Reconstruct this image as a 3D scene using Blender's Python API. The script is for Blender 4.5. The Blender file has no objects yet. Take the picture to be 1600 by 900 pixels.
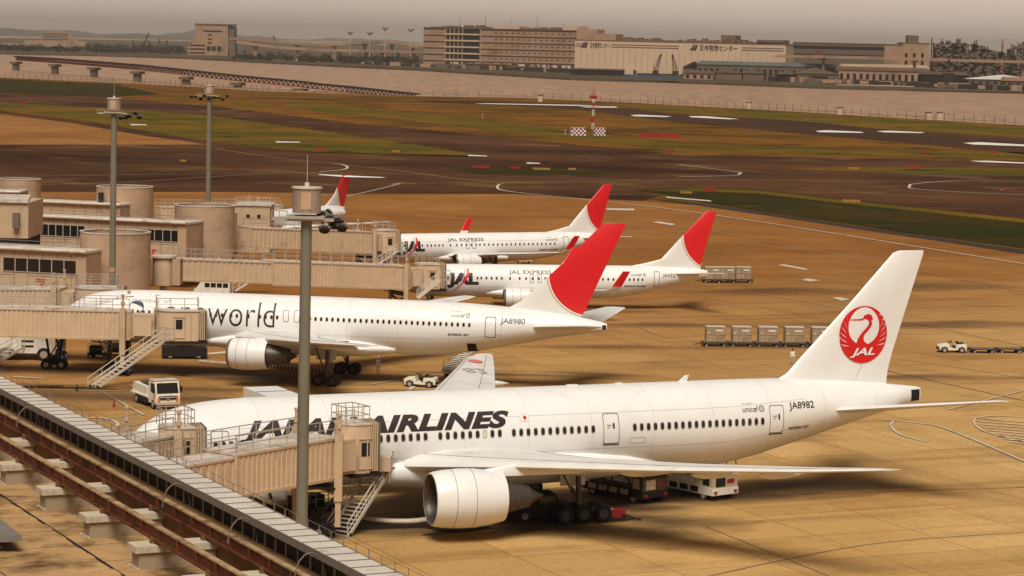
import bpy, bmesh, math, random
from mathutils import Vector, Matrix
R = math.radians
rnd = random.Random(7)
sc = bpy.context.scene
COL = sc.collection
# ------------------------------------------------------------------ camera
CX, CY, CZ = 26.24, -170.42, 32.73
PITCH, ROLL, FPX = .093, .0236, 4128.0
cam = bpy.data.cameras.new('camera'); camo = bpy.data.objects.new('camera', cam); COL.objects.link(camo)
cam.sensor_width = 36; cam.sensor_fit = 'HORIZONTAL'; cam.lens = FPX/1600*36
cam.clip_start = .5; cam.clip_end = 90000
camo.matrix_world = Matrix.Translation((CX, CY, CZ)) @ Matrix.Rotation(math.pi/2-PITCH, 4, 'X') @ Matrix.Rotation(ROLL, 4, 'Z')
sc.camera = camo
# ------------------------------------------------------------------ light (bright overcast)
SUN_EL, SUN_AZ = R(56), R(183)          # azimuth measured clockwise from +Y
w = bpy.data.worlds.new('World'); sc.world = w; w.use_nodes = True
nt = w.node_tree; nt.nodes.clear()
sky = nt.nodes.new('ShaderNodeTexSky'); sky.sky_type = 'NISHITA'; sky.sun_disc = False
sky.sun_elevation = SUN_EL; sky.sun_rotation = SUN_AZ; sky.dust_density = 1; sky.air_density = 1.5; sky.ozone_density = 1
hs = nt.nodes.new('ShaderNodeHueSaturation'); hs.inputs['Saturation'].default_value = .06
mx = nt.nodes.new('ShaderNodeMix'); mx.data_type = 'RGBA'; mx.blend_type = 'MULTIPLY'; mx.inputs[0].default_value = 1
mx.inputs[7].default_value = (1.0, .80, .665, 1)
bg = nt.nodes.new('ShaderNodeBackground'); bg.inputs[1].default_value = .05
out = nt.nodes.new('ShaderNodeOutputWorld')
nt.links.new(sky.outputs[0], hs.inputs['Color']); nt.links.new(hs.outputs[0], mx.inputs[6])
# overcast brightens towards the horizon
wtc = nt.nodes.new('ShaderNodeTexCoord'); wsp = nt.nodes.new('ShaderNodeSeparateXYZ'); wmr = nt.nodes.new('ShaderNodeMapRange')
wmr.inputs[1].default_value = 0.; wmr.inputs[2].default_value = .16; wmr.inputs[3].default_value = 1.22; wmr.inputs[4].default_value = .31
nt.links.new(wtc.outputs['Generated'], wsp.inputs[0]); nt.links.new(wsp.outputs[2], wmr.inputs[0])
wsc = nt.nodes.new('ShaderNodeVectorMath'); wsc.operation = 'SCALE'; nt.links.new(mx.outputs[2], wsc.inputs[0]); nt.links.new(wmr.outputs[0], wsc.inputs['Scale'])
nt.links.new(wsc.outputs[0], bg.inputs[0]); nt.links.new(bg.outputs[0], out.inputs[0])
sl = bpy.data.lights.new('sun', 'SUN'); sl.energy = 1.5; sl.angle = R(30); sl.color = (1, .94, .83)
so = bpy.data.objects.new('sun', sl); COL.objects.link(so)
so.rotation_euler = (math.pi/2-SUN_EL, 0, -SUN_AZ+math.pi)
sc.view_settings.view_transform = 'Standard'; sc.view_settings.look = 'None'
sc.view_settings.exposure = 1.36; sc.view_settings.gamma = 1
sc.render.engine = 'CYCLES'
sc.cycles.max_bounces = 5; sc.cycles.diffuse_bounces = 3; sc.cycles.glossy_bounces = 2; sc.cycles.transparent_max_bounces = 6
sc.cycles.volume_bounces = 0

# ------------------------------------------------------------------ helpers
def hor(px): return 450-FPX*math.tan(PITCH)+(px-800)*math.tan(ROLL)
def _ray(px, py):
    dx, dy = px-800, py-450
    x = dx*math.cos(ROLL)+dy*math.sin(ROLL); y = -dx*math.sin(ROLL)+dy*math.cos(ROLL)
    u = -y/FPX
    return Vector((x/FPX, math.cos(PITCH)+u*math.sin(PITCH), -math.sin(PITCH)+u*math.cos(PITCH)))
def G(px, py, z=0.0):
    d = _ray(px, py); t = (z-CZ)/d.z
    return Vector((CX+d.x*t, CY+d.y*t, z))
def A(px, py, D):                       # point on the pixel's ray at distance D along +Y
    d = _ray(px, py); t = D/d.y
    return Vector((CX+d.x*t, CY+d.y*t, CZ+d.z*t))
def H(px, D): return A(px, 400, D).xy   # ground position under a pixel column at distance D
_mats = {}
def nodes_of(name):
    m = bpy.data.materials.new(name); m.use_nodes = True
    return m, m.node_tree, m.node_tree.nodes['Principled BSDF']
def mat(name, col, rough=.6, metal=0., var=.12, scale=3., bump=0., bscale=20., dirt=None, dscale=.6, dth=.55, obj_coords=True):
    """base colour with mottling, optional dirt patches and fine bump"""
    if name in _mats: return _mats[name]
    m, t, b = nodes_of(name); N = t.nodes.new; L = t.links.new
    tc = N('ShaderNodeTexCoord'); src = tc.outputs['Object']
    n = N('ShaderNodeTexNoise'); n.inputs['Scale'].default_value = scale; n.inputs['Detail'].default_value = 4; L(src, n.inputs['Vector'])
    mr = N('ShaderNodeMapRange'); mr.inputs[1].default_value = .3; mr.inputs[2].default_value = .7
    b.inputs['Specular IOR Level'].default_value = .3 if rough > .5 else .5
    mr.inputs[3].default_value = 1-var; mr.inputs[4].default_value = 1+var; L(n.outputs[0], mr.inputs[0])
    mul = N('ShaderNodeVectorMath'); mul.operation = 'SCALE'; mul.inputs[0].default_value = col[:3]; L(mr.outputs[0], mul.inputs['Scale'])
    last = mul.outputs[0]
    if dirt:
        n2 = N('ShaderNodeTexNoise'); n2.inputs['Scale'].default_value = dscale; n2.inputs['Detail'].default_value = 6; n2.inputs['Roughness'].default_value = .65
        L(src, n2.inputs['Vector'])
        r2 = N('ShaderNodeMapRange'); r2.inputs[1].default_value = dth; r2.inputs[2].default_value = dth+.18; L(n2.outputs[0], r2.inputs[0])
        mm = N('ShaderNodeMix'); mm.data_type = 'RGBA'; L(r2.outputs[0], mm.inputs[0]); L(last, mm.inputs[6]); mm.inputs[7].default_value = (*dirt, 1)
        last = mm.outputs[2]
    L(last, b.inputs['Base Color']); b.inputs['Roughness'].default_value = rough; b.inputs['Metallic'].default_value = metal
    if bump:
        n3 = N('ShaderNodeTexNoise'); n3.inputs['Scale'].default_value = bscale; n3.inputs['Detail'].default_value = 3; L(src, n3.inputs['Vector'])
        bp = N('ShaderNodeBump'); bp.inputs['Strength'].default_value = bump; bp.inputs['Distance'].default_value = .05
        L(n3.outputs[0], bp.inputs['Height']); L(bp.outputs[0], b.inputs['Normal'])
    _mats[name] = m
    return m

class MB:
    def __init__(s): s.v = []; s.f = []; s.m = []; s.sm = []
    def add(s, vs, fs, mi=0, smooth=False):
        o = len(s.v); s.v += [tuple(v) for v in vs]
        for f in fs: s.f.append([i+o for i in f]); s.m.append(mi); s.sm.append(smooth)
        return s
    def box(s, c, d, rz=0., mi=0, M=None):
        x, y, z = d[0]/2, d[1]/2, d[2]/2
        vs = [Vector((a*x, b*y, e*z)) for a in (-1, 1) for b in (-1, 1) for e in (-1, 1)]
        if M is None: M = Matrix.Rotation(rz, 3, 'Z')
        vs = [M @ v + Vector(c) for v in vs]
        return s.add(vs, [(0,1,3,2),(4,6,7,5),(0,4,5,1),(2,3,7,6),(0,2,6,4),(1,5,7,3)], mi)
    def b2(s, lo, hi, mi=0):
        return s.box([(a+b)/2 for a, b in zip(lo, hi)], [abs(b-a) for a, b in zip(lo, hi)], 0, mi)
    def bar(s, p, q, wd, ht=None, mi=0):
        """rectangular bar from p to q"""
        p, q = Vector(p), Vector(q); ht = ht or wd; d = q-p; L = d.length
        if L < 1e-6: return s
        d.normalize(); up = Vector((0, 0, 1)) if abs(d.z) < .99 else Vector((0, 1, 0))
        r = d.cross(up).normalized(); u = r.cross(d)
        vs = [e + r*a*wd/2 + u*b*ht/2 for e in (p, q) for a in (-1, 1) for b in (-1, 1)]
        return s.add(vs, [(0,1,3,2),(4,6,7,5),(0,4,5,1),(2,3,7,6),(0,2,6,4),(1,5,7,3)], mi)
    def cyl(s, p, q, r0, r1=None, n=16, mi=0, caps=True, smooth=True):
        p, q = Vector(p), Vector(q); r1 = r0 if r1 is None else r1; d = (q-p).normalized()
        up = Vector((0, 0, 1)) if abs(d.z) < .9 else Vector((1, 0, 0)); a = d.cross(up).normalized(); b = d.cross(a)
        vs = [e + (a*math.cos(t)+b*math.sin(t))*r for e, r in ((p, r0), (q, r1)) for t in [2*math.pi*i/n for i in range(n)]]
        s.add(vs, [(i, (i+1) % n, n+(i+1) % n, n+i) for i in range(n)], mi, smooth)
        if caps: s.add(vs, [tuple(range(n-1, -1, -1)), tuple(range(n, 2*n))], mi)
        return s
    def tube(s, pts, r, n=8, mi=0):
        for a, b in zip(pts, pts[1:]): s.cyl(a, b, r, r, n, mi)
        return s
    def lathe(s, prof, o=(0,0,0), ax='X', n=40, mi=0, smooth=True):
        """prof: list of (along, radius)"""
        vs = []
        for a, r in prof:
            for i in range(n):
                t = 2*math.pi*i/n; c, k = math.cos(t)*r, math.sin(t)*r
                v = (a, c, k) if ax == 'X' else (c, k, a)
                vs.append((v[0]+o[0], v[1]+o[1], v[2]+o[2]))
        fs = [(j*n+i, j*n+(i+1) % n, (j+1)*n+(i+1) % n, (j+1)*n+i) for j in range(len(prof)-1) for i in range(n)]
        return s.add(vs, fs, mi, smooth)
    def loft(s, rings, mi=0, smooth=True, cap0=True, cap1=True):
        n = len(rings[0]); vs = [v for r in rings for v in r]
        s.add(vs, [(j*n+i, j*n+(i+1) % n, (j+1)*n+(i+1) % n, (j+1)*n+i) for j in range(len(rings)-1) for i in range(n)], mi, smooth)
        o = []
        if cap0: s.add(rings[0], [tuple(range(n-1, -1, -1))], mi)
        if cap1: s.add(rings[-1], [tuple(range(n))], mi)
        return s
    def prism(s, poly, h0, h1, mi=0, f=None):
        """poly in 2D extruded between h0 and h1 ; f maps (u,v,h)->xyz (default x,y,z)"""
        f = f or (lambda u, v, h: (u, v, h)); n = len(poly)
        vs = [f(u, v, h0) for u, v in poly]+[f(u, v, h1) for u, v in poly]
        return s.add(vs, [tuple(range(n-1, -1, -1)), tuple(range(n, 2*n))]+[(i, (i+1) % n, n+(i+1) % n, n+i) for i in range(n)], mi)
    def ball(s, c, r, mi=0, n=10, sq=(1,1,1)):
        rings = []
        for j in range(1, n):
            t = math.pi*j/n
            rings.append([(c[0]+sq[0]*r*math.sin(t)*math.cos(2*math.pi*i/n), c[1]+sq[1]*r*math.sin(t)*math.sin(2*math.pi*i/n), c[2]+sq[2]*r*math.cos(t)) for i in range(n)])
        return s.loft(rings, mi)
    def build(s, name, mats, parent=None, loc=None, rz=None):
        me = bpy.data.meshes.new(name); me.from_pydata(s.v, [], s.f)
        if not isinstance(mats, (list, tuple)): mats = [mats]
        for m in mats: me.materials.append(m)
        me.polygons.foreach_set('material_index', s.m); me.polygons.foreach_set('use_smooth', s.sm)
        bm = bmesh.new(); bm.from_mesh(me); bmesh.ops.remove_doubles(bm, verts=bm.verts, dist=1e-5)
        bmesh.ops.recalc_face_normals(bm, faces=bm.faces); bm.to_mesh(me); bm.free()
        me.update()
        try: me.set_sharp_from_angle(angle=R(38))
        except Exception: pass
        o = bpy.data.objects.new(name, me); COL.objects.link(o)
        if parent is not None: o.parent = parent
        if loc is not None: o.location = loc
        if rz is not None: o.rotation_euler.z = rz
        return o
def tag(o, label, cat, group=None):
    o['label'] = label; o['category'] = cat
    if group: o['group'] = group
    return o
def thing(name, label, cat, loc=(0,0,0), rz=0., group=None):
    o = bpy.data.objects.new(name, None); COL.objects.link(o); o.location = loc; o.rotation_euler.z = rz
    o.empty_display_size = .5
    return tag(o, label, cat, group)
def setting(o, kind='structure'): o['kind'] = kind; return o
_kids = {}
def dup(root, loc, rz, label, group=None):
    r = root.copy(); COL.objects.link(r); r.location = loc; r.rotation_euler.z = rz; r['label'] = label
    if group: r['group'] = group
    for ch in [o for o in bpy.data.objects if o.parent == root]:
        c = ch.copy(); COL.objects.link(c); c.parent = r
        for g in [o for o in bpy.data.objects if o.parent == ch]:
            d = g.copy(); COL.objects.link(d); d.parent = c
    return r
def sheet(name, pts, z, m, kind='structure', px=True, label=None, cat=None, group=None):
    P = [G(x, y, z) for x, y in pts] if px else [Vector((x, y, z)) for x, y in pts]
    cx = sum(p.x for p in P)/len(P); cy = sum(p.y for p in P)/len(P)
    bm = bmesh.new(); vs = [bm.verts.new((p.x-cx, p.y-cy, 0)) for p in P]; f = bm.faces.new(vs); bm.normal_update()
    if f.normal.z < 0: f.normal_flip()
    bmesh.ops.triangulate(bm, faces=bm.faces[:]); me = bpy.data.meshes.new(name); bm.to_mesh(me); bm.free(); me.materials.append(m)
    o = bpy.data.objects.new(name, me); COL.objects.link(o); o.location = (cx, cy, z)
    if kind: o['kind'] = kind
    if label: tag(o, label, cat, group)
    return o
def ribbon(name, pts, wd, z, m, px=True):
    """painted line of real width along a polyline"""
    P = [G(x, y, z) for x, y in pts] if px else [Vector((x, y, z)) for x, y in pts]
    mb = MB(); L = []; 
    for i, p in enumerate(P):
        t = (P[min(i+1, len(P)-1)]-P[max(i-1, 0)]); t.z = 0; t.normalize(); nrm = Vector((-t.y, t.x, 0))*wd/2
        L += [p-nrm, p+nrm]
    mb.add(L, [(2*i, 2*i+2, 2*i+3, 2*i+1) for i in range(len(P)-1)])
    return setting(mb.build(name, m))
def spline(pts, n=8):
    """Catmull-Rom through 2D pixel points"""
    P = [pts[0]]+list(pts)+[pts[-1]]; o = []
    for i in range(1, len(P)-2):
        for k in range(n):
            t = k/n; a, b, c, d = P[i-1], P[i], P[i+1], P[i+2]
            o.append(tuple(.5*((2*b[j])+(-a[j]+c[j])*t+(2*a[j]-5*b[j]+4*c[j]-d[j])*t*t+(-a[j]+3*b[j]-3*c[j]+d[j])*t**3) for j in range(len(a))))
    return o+[tuple(pts[-1])]
def boxes(name, lst, m, parent):
    for lo, hi in lst: mb = MB(); mb.b2(lo, hi); mb.build(name, m, parent)
def text_mesh(txt, size, bold=0., shear=0., sx=1., align='LEFT', spacing=1.):
    """flat letter outlines -> list of verts (x,y) and faces"""
    c = bpy.data.curves.new('t', 'FONT'); c.body = txt; c.size = size; c.offset = bold; c.shear = shear
    c.align_x = align; c.space_character = spacing; c.fill_mode = 'FRONT'; c.resolution_u = 4
    o = bpy.data.objects.new('t', c); COL.objects.link(o)
    dg = bpy.context.evaluated_depsgraph_get(); dg.update()
    me = bpy.data.meshes.new_from_object(o.evaluated_get(dg))
    bm = bmesh.new(); bm.from_mesh(me)
    for v in bm.verts: v.co.x *= sx
    bpy.data.objects.remove(o); bpy.data.curves.remove(c); bpy.data.meshes.remove(me)
    return bm
def text_obj(name, txt, size, m, fmap, parent=None, cut=None, **kw):
    """letters mapped through fmap(x,y)->xyz ; cut = slice height so they follow a curved surface"""
    bm = text_mesh(txt, size, **kw)
    if cut:
        ys = [v.co.y for v in bm.verts]; y = min(ys)+cut
        while y < max(ys):
            bmesh.ops.bisect_plane(bm, geom=bm.verts[:]+bm.edges[:]+bm.faces[:], plane_co=(0, y, 0), plane_no=(0, 1, 0)); y += cut
    for v in bm.verts: v.co = Vector(fmap(v.co.x, v.co.y))
    me = bpy.data.meshes.new(name); bm.to_mesh(me); bm.free(); me.materials.append(m)
    o = bpy.data.objects.new(name, me); COL.objects.link(o)
    if parent is not None: o.parent = parent
    return o
# ------------------------------------------------------------------ materials of the aircraft
M_white = mat('white_paint', (.76, .755, .74), .32, 0, .03, .6, dirt=(.62,.58,.52), dscale=.35, dth=.62)
M_wing = mat('wing_paint', (.70, .68, .65), .35, 0, .06, .8, dirt=(.5, .46, .42), dscale=.5, dth=.58)
M_metal = mat('bare_metal', (.55, .52, .48), .28, .9, .08, 2)
M_dmetal = mat('dark_metal', (.09, .075, .065), .45, .6, .2, 4)
M_black = mat('black_rubber', (.012, .011, .010), .75, 0, .2, 5)
M_glass = mat('dark_glass', (.015, .013, .012), .08, 0, .1, 2)
M_winframe = mat('window_frame_grey', (.42, .37, .31), .5, 0, .05, 2)
M_line = mat('panel_line', (.16, .13, .11), .6, 0, .1, 4)
M_ink = mat('livery_black', (.022, .012, .012), .5, 0, .15, 4)
M_red = mat('livery_red', (.62, .006, .010), .38, 0, .05, 1)
M_grey = mat('livery_grey', (.36, .33, .30), .45, 0, .05, 1)
M_navy = mat('livery_navy', (.02, .02, .09), .4, 0, .05, 1)
M_seam = mat('skin_seam_grey', (.50,.47,.43), .5, 0, .1, 2)
M_lip = mat('intake_lip_metal', (.22,.17,.13), .45, .5, .1, 2)
M_blind = mat('window_blind', (.6, .55, .45), .6, 0, .05, 2)
# ================================================================== ground, water, far shore
def ground_mat(name, c1, c2, s1, joints=0., streak=0., dark=(.05,.03,.018), thr=.52, rough=.8, c3=None, ang=25., grain=.10, far=None):
    """two-tone ground with stains, tyre streaks and slab joints"""
    m, t, b = nodes_of(name); N = t.nodes.new; L = t.links.new
    g = N('ShaderNodeNewGeometry'); mp = N('ShaderNodeMapping'); mp.inputs['Rotation'].default_value = (0, 0, R(-ang)); L(g.outputs['Position'], mp.inputs['Vector'])
    def noise(sc_, det=5, vec=None, rg=.6):
        n = N('ShaderNodeTexNoise'); n.inputs['Scale'].default_value = sc_; n.inputs['Detail'].default_value = det; n.inputs['Roughness'].default_value = rg; L(vec or mp.outputs[0], n.inputs['Vector']); return n.outputs[0]
    def ramp(x, a, bb, lo=0., hi=1.):
        r = N('ShaderNodeMapRange'); r.inputs[1].default_value = a; r.inputs[2].default_value = bb; r.inputs[3].default_value = lo; r.inputs[4].default_value = hi; L(x, r.inputs[0]); return r.outputs[0]
    def mix(f, a, c, mode='MIX'):
        n = N('ShaderNodeMix'); n.data_type = 'RGBA'; n.blend_type = mode
        if isinstance(f, float): n.inputs[0].default_value = f
        else: L(f, n.inputs[0])
        for i, v in ((6, a), (7, c)):
            if isinstance(v, tuple): n.inputs[i].default_value = (*v, 1) if len(v) == 3 else v
            else: L(v, n.inputs[i])
        return n.outputs[2]
    c = mix(ramp(noise(s1), .38, .62), tuple(c1), tuple(c2))
    if far:      # older, browner concrete away from the near stands
        dp = N('ShaderNodeVectorMath'); dp.operation = 'DOT_PRODUCT'; L(g.outputs['Position'], dp.inputs[0]); dp.inputs[1].default_value = (-1., 1., 0)
        ad = N('ShaderNodeMath'); ad.operation = 'MULTIPLY_ADD'; L(noise(.02, 6), ad.inputs[0]); ad.inputs[1].default_value = 170; L(dp.outputs['Value'], ad.inputs[2])
        c = mix(ramp(ad.outputs[0], 70, 235), c, mix(ramp(noise(s1*.9), .38, .62), tuple(far[0]), tuple(far[1])))
    if c3: c = mix(ramp(noise(s1*2.7, 6), .56, .66), c, tuple(c3))
    if streak:
        ms = N('ShaderNodeMapping'); ms.inputs['Scale'].default_value = (.022, .28, 1); L(mp.outputs[0], ms.inputs['Vector'])
        c = mix(ramp(noise(1., 6, ms.outputs[0]), thr, thr+.2, 0, streak), c, tuple(dark))
        m2 = N('ShaderNodeMapping'); m2.inputs['Scale'].default_value = (.2, .012, 1); m2.inputs['Rotation'].default_value = (0, 0, R(28)); L(mp.outputs[0], m2.inputs['Vector'])
        c = mix(ramp(noise(1., 5, m2.outputs[0]), thr+.04, thr+.2, 0, streak*.6), c, tuple(dark))
        c = mix(ramp(noise(.09, 7), .56, .74, 0, streak), c, tuple(dark))
        v = N('ShaderNodeTexVoronoi'); v.inputs['Scale'].default_value = .13; L(mp.outputs[0], v.inputs['Vector'])
        c = mix(ramp(v.outputs['Distance'], .04, .10, streak*.8, 0.), c, tuple(dark))
    if joints:
        br = N('ShaderNodeTexBrick'); br.offset = 0; br.inputs['Scale'].default_value = 1; br.inputs['Brick Width'].default_value = joints; br.inputs['Row Height'].default_value = joints
        br.inputs['Mortar Size'].default_value = .055; br.inputs['Mortar Smooth'].default_value = .3
        br.inputs['Color1'].default_value = (1,1,1,1); br.inputs['Color2'].default_value = (.84,.83,.82,1); br.inputs['Mortar'].default_value = (.5,.45,.4,1); L(mp.outputs[0], br.inputs['Vector'])
        c = mix(1., c, br.outputs['Color'], 'MULTIPLY')
    gr = N('ShaderNodeTexNoise'); gr.inputs['Scale'].default_value = 2.2; gr.inputs['Detail'].default_value = 3; L(g.outputs['Position'], gr.inputs['Vector'])
    sv = N('ShaderNodeVectorMath'); sv.operation = 'SCALE'; L(c, sv.inputs[0]); L(ramp(gr.outputs[0], .3, .7, 1-grain, 1+grain), sv.inputs['Scale'])
    L(sv.outputs[0], b.inputs['Base Color']); b.inputs['Roughness'].default_value = rough; b.inputs['Specular IOR Level'].default_value = .03
    bp = N('ShaderNodeBump'); bp.inputs['Strength'].default_value = .25; bp.inputs['Distance'].default_value = .03; L(gr.outputs[0], bp.inputs['Height']); L(bp.outputs[0], b.inputs['Normal'])
    _mats[name] = m; return m
M_apron = ground_mat('apron_concrete', (.56,.36,.15), (.48,.285,.105), .03, joints=7.5, streak=.42, dark=(.14,.062,.018), thr=.52, far=((.32,.142,.040), (.245,.100,.026)))
M_apron2 = ground_mat('old_concrete', (.33,.152,.046), (.25,.105,.028), .02, joints=7.5, streak=.45, dark=(.09,.04,.018), thr=.52)
M_asph = ground_mat('taxiway_asphalt', (.034,.013,.006), (.095,.042,.018), .012, streak=.6, dark=(.024,.010,.006), grain=.3, c3=(.13,.072,.034))
M_asph_d = ground_mat('runway_asphalt', (.040,.018,.010), (.070,.034,.019), .01, streak=.4, dark=(.03,.016,.012))
M_grassb = ground_mat('dry_grass', (.185,.076,.012), (.075,.040,.006), .016, c3=(.035,.022,.005), rough=1, ang=10, grain=.35)
M_grassg = ground_mat('green_grass', (.070,.060,.007), (.15,.080,.010), .02, c3=(.03,.024,.005), rough=1, grain=.35)
M_grassd = ground_mat('dark_grass', (.022,.022,.004), (.042,.028,.006), .02, c3=(.06,.04,.012), rough=1, grain=.35)
M_paint = mat('road_paint', (.55, .48, .38), .6, 0, .15, .5, dirt=(.3,.2,.12), dscale=.4, dth=.55)
M_ypaint = mat('faded_line_paint', (.42, .26, .14), .7, 0, .2, .5)
M_wpaint = mat('runway_marking_paint', (.72, .70, .65), .5, 0, .05, .1)
M_farland = ground_mat('far_shore_ground', (.10,.07,.04), (.06,.045,.025), .01, rough=1)

SH = [(-900,95),(-300,112),(0,121),(220,131),(420,143),(640,150),(820,153),(1000,161),(1200,172),(1400,184),(1600,196),(2100,225)]
land = [G(x, y, 0) for x, y in SH]
P_ = [(p.x, p.y) for p in land]+[(2500, -600), (-2500, -600)]
sheet('airfield_ground', P_, 0, M_grassb, px=False)
# revetment down to the water
mb = MB()
for a, b in zip(land, land[1:]): mb.add([a, b, b+Vector((0,3,-4)), a+Vector((0,3,-4))], [(0,1,2,3)])
setting(mb.build('sea_wall', mat('wall_concrete_dark', (.07,.05,.035), .9, 0, .3, .2)))
# water
m, t, b = nodes_of('bay_water'); b.inputs['Base Color'].default_value = (.36,.235,.155,1); b.inputs['Roughness'].default_value = .3
nz = t.nodes.new('ShaderNodeTexNoise'); nz.inputs['Scale'].default_value = .12; nz.inputs['Detail'].default_value = 8; nz.inputs['Roughness'].default_value = .7
gg = t.nodes.new('ShaderNodeNewGeometry'); t.links.new(gg.outputs['Position'], nz.inputs['Vector'])
bp = t.nodes.new('ShaderNodeBump'); bp.inputs['Strength'].default_value = .7; bp.inputs['Distance'].default_value = .6; t.links.new(nz.outputs[0], bp.inputs['Height']); t.links.new(bp.outputs[0], b.inputs['Normal'])
wm = t.nodes.new('ShaderNodeMapping'); wm.inputs['Scale'].default_value = (.12,.012,1); t.links.new(gg.outputs['Position'], wm.inputs['Vector']); wn = t.nodes.new('ShaderNodeTexNoise'); wn.inputs['Scale'].default_value = 1; wn.inputs['Detail'].default_value = 10; wn.inputs['Roughness'].default_value = .75; t.links.new(wm.outputs[0], wn.inputs['Vector'])
wr = t.nodes.new('ShaderNodeMapRange'); wr.inputs[1].default_value = .3; wr.inputs[2].default_value = .7; wr.inputs[3].default_value = .5; wr.inputs[4].default_value = 1.45; t.links.new(wn.outputs[0], wr.inputs[0])
wv = t.nodes.new('ShaderNodeVectorMath'); wv.operation = 'SCALE'; wv.inputs[0].default_value = (.34,.19,.10); b.inputs['Specular IOR Level'].default_value = .12; t.links.new(wr.outputs[0], wv.inputs['Scale']); t.links.new(wv.outputs[0], b.inputs['Base Color'])
sheet('bay_water', [(-34000,300),(34000,300),(34000,34000),(-34000,34000)], -3.2, m, px=False)
# paved surfaces, each a sheet just above the one below
S = lambda n, pts, z, m: sheet(n, pts, z, m)
S('green_verge', [(-200,118),(0,123),(180,132),(250,147),(170,152),(0,146),(-200,140)], .02, M_grassd)
S('green_verge', [(1000,163.5),(1200,173.5),(1400,185.5),(1600,198),(2000,220),(2000,240),(1600,214),(1400,203),(1200,189),(1060,177),(960,167)], .02, M_grassg)
S('runway', [(640,158),(740,157),(900,162),(1060,178),(1250,189),(1400,204),(1600,216),(2000,242),(2000,285),(1600,241),(1400,222),(1230,207),(1060,191),(900,171),(740,163)], .03, M_asph_d)
S('green_verge', [(60,161),(170,166),(330,180),(540,209),(760,243),(540,239),(420,231),(280,215),(150,191),(0,170),(0,163)], .03, M_grassg)
S('green_verge', [(334,165),(440,168),(540,178),(700,196),(860,215),(1060,236),(1300,242),(1600,247),(1600,238),(1300,233),(1060,225),(930,208),(760,186),(540,166),(400,160)], .03, M_grassg)
S('taxiway', [(-300,139),(0,147),(150,151),(334,166),(540,191),(700,206),(860,222),(1060,241),(1300,247),(1600,251),(2000,256),(2000,262),(1600,262),(1230,262),(1000,262),(760,244),(640,224),(540,210),(330,181),(200,171),(0,160),(-300,155)], .04, M_asph)
S('green_verge', [(-300,162),(0,170),(0,173),(150,192),(300,217),(420,232),(540,240),(730,243),(760,246),(420,236),(230,213),(100,190),(0,178),(-300,167)], .05, M_asph)
S('old_apron', [(-300,160),(0,178),(160,198),(320,226),(310,230),(0,228),(-300,225)], .04, M_apron2)
S('taxiway', [(-300,222),(0,226),(320,226),(420,236),(540,240),(760,244),(1000,262),(1230,262),(1600,262),(2000,262),(2000,400),(1600,345),(1340,315),(1180,297),(1060,296),(1000,315),(930,311),(800,303),(560,303),(380,300),(0,300),(-300,298)], .05, M_asph)
S('green_verge', [(700,266),(760,260),(880,262),(965,268),(940,273),(840,274),(740,271)], .06, M_grassd)
S('green_verge', [(1225,263),(1320,261),(1600,263),(2000,268),(2000,279),(1600,274),(1400,271)], .06, M_grassg)
S('green_verge', [(990,297),(1090,293),(1180,296),(1340,314),(1600,341),(2000,392),(2000,420),(1600,370),(1300,331),(1100,313)], .07, M_grassd)
S('green_verge', [(1040,303),(1180,318),(1300,330),(1600,368),(2000,418),(2000,455),(1600,388),(1400,360),(1200,331),(1100,316)], .08, M_grassd)
S('green_verge', [(1000,298),(1090,294),(1180,297),(1340,315),(1600,342),(2000,393),(2000,398),(1600,348),(1340,320),(1180,302),(1090,299)], .10, M_grassg)
S('verge_shadow_line', [(985,306),(1100,318),(1200,333),(1400,362),(1600,390),(2000,457),(2000,466),(1600,396),(1400,367),(1200,337),(1090,321)], .09, mat('verge_shadow', (.03,.02,.012), .9, 0, .3, .3))  # dark strip painting the shadow along the lower edge of the grass
ap = [G(x, y, .06) for x, y in [(-900,303),(0,300),(380,300),(560,303),(800,303),(930,311),(1000,314),(1090,321),(1200,337),(1400,367),(1600,397),(2300,520)]]
sheet('apron', [(p.x, p.y) for p in ap]+[(400,-400),(-400,-400)], .06, M_apron, px=False)
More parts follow.
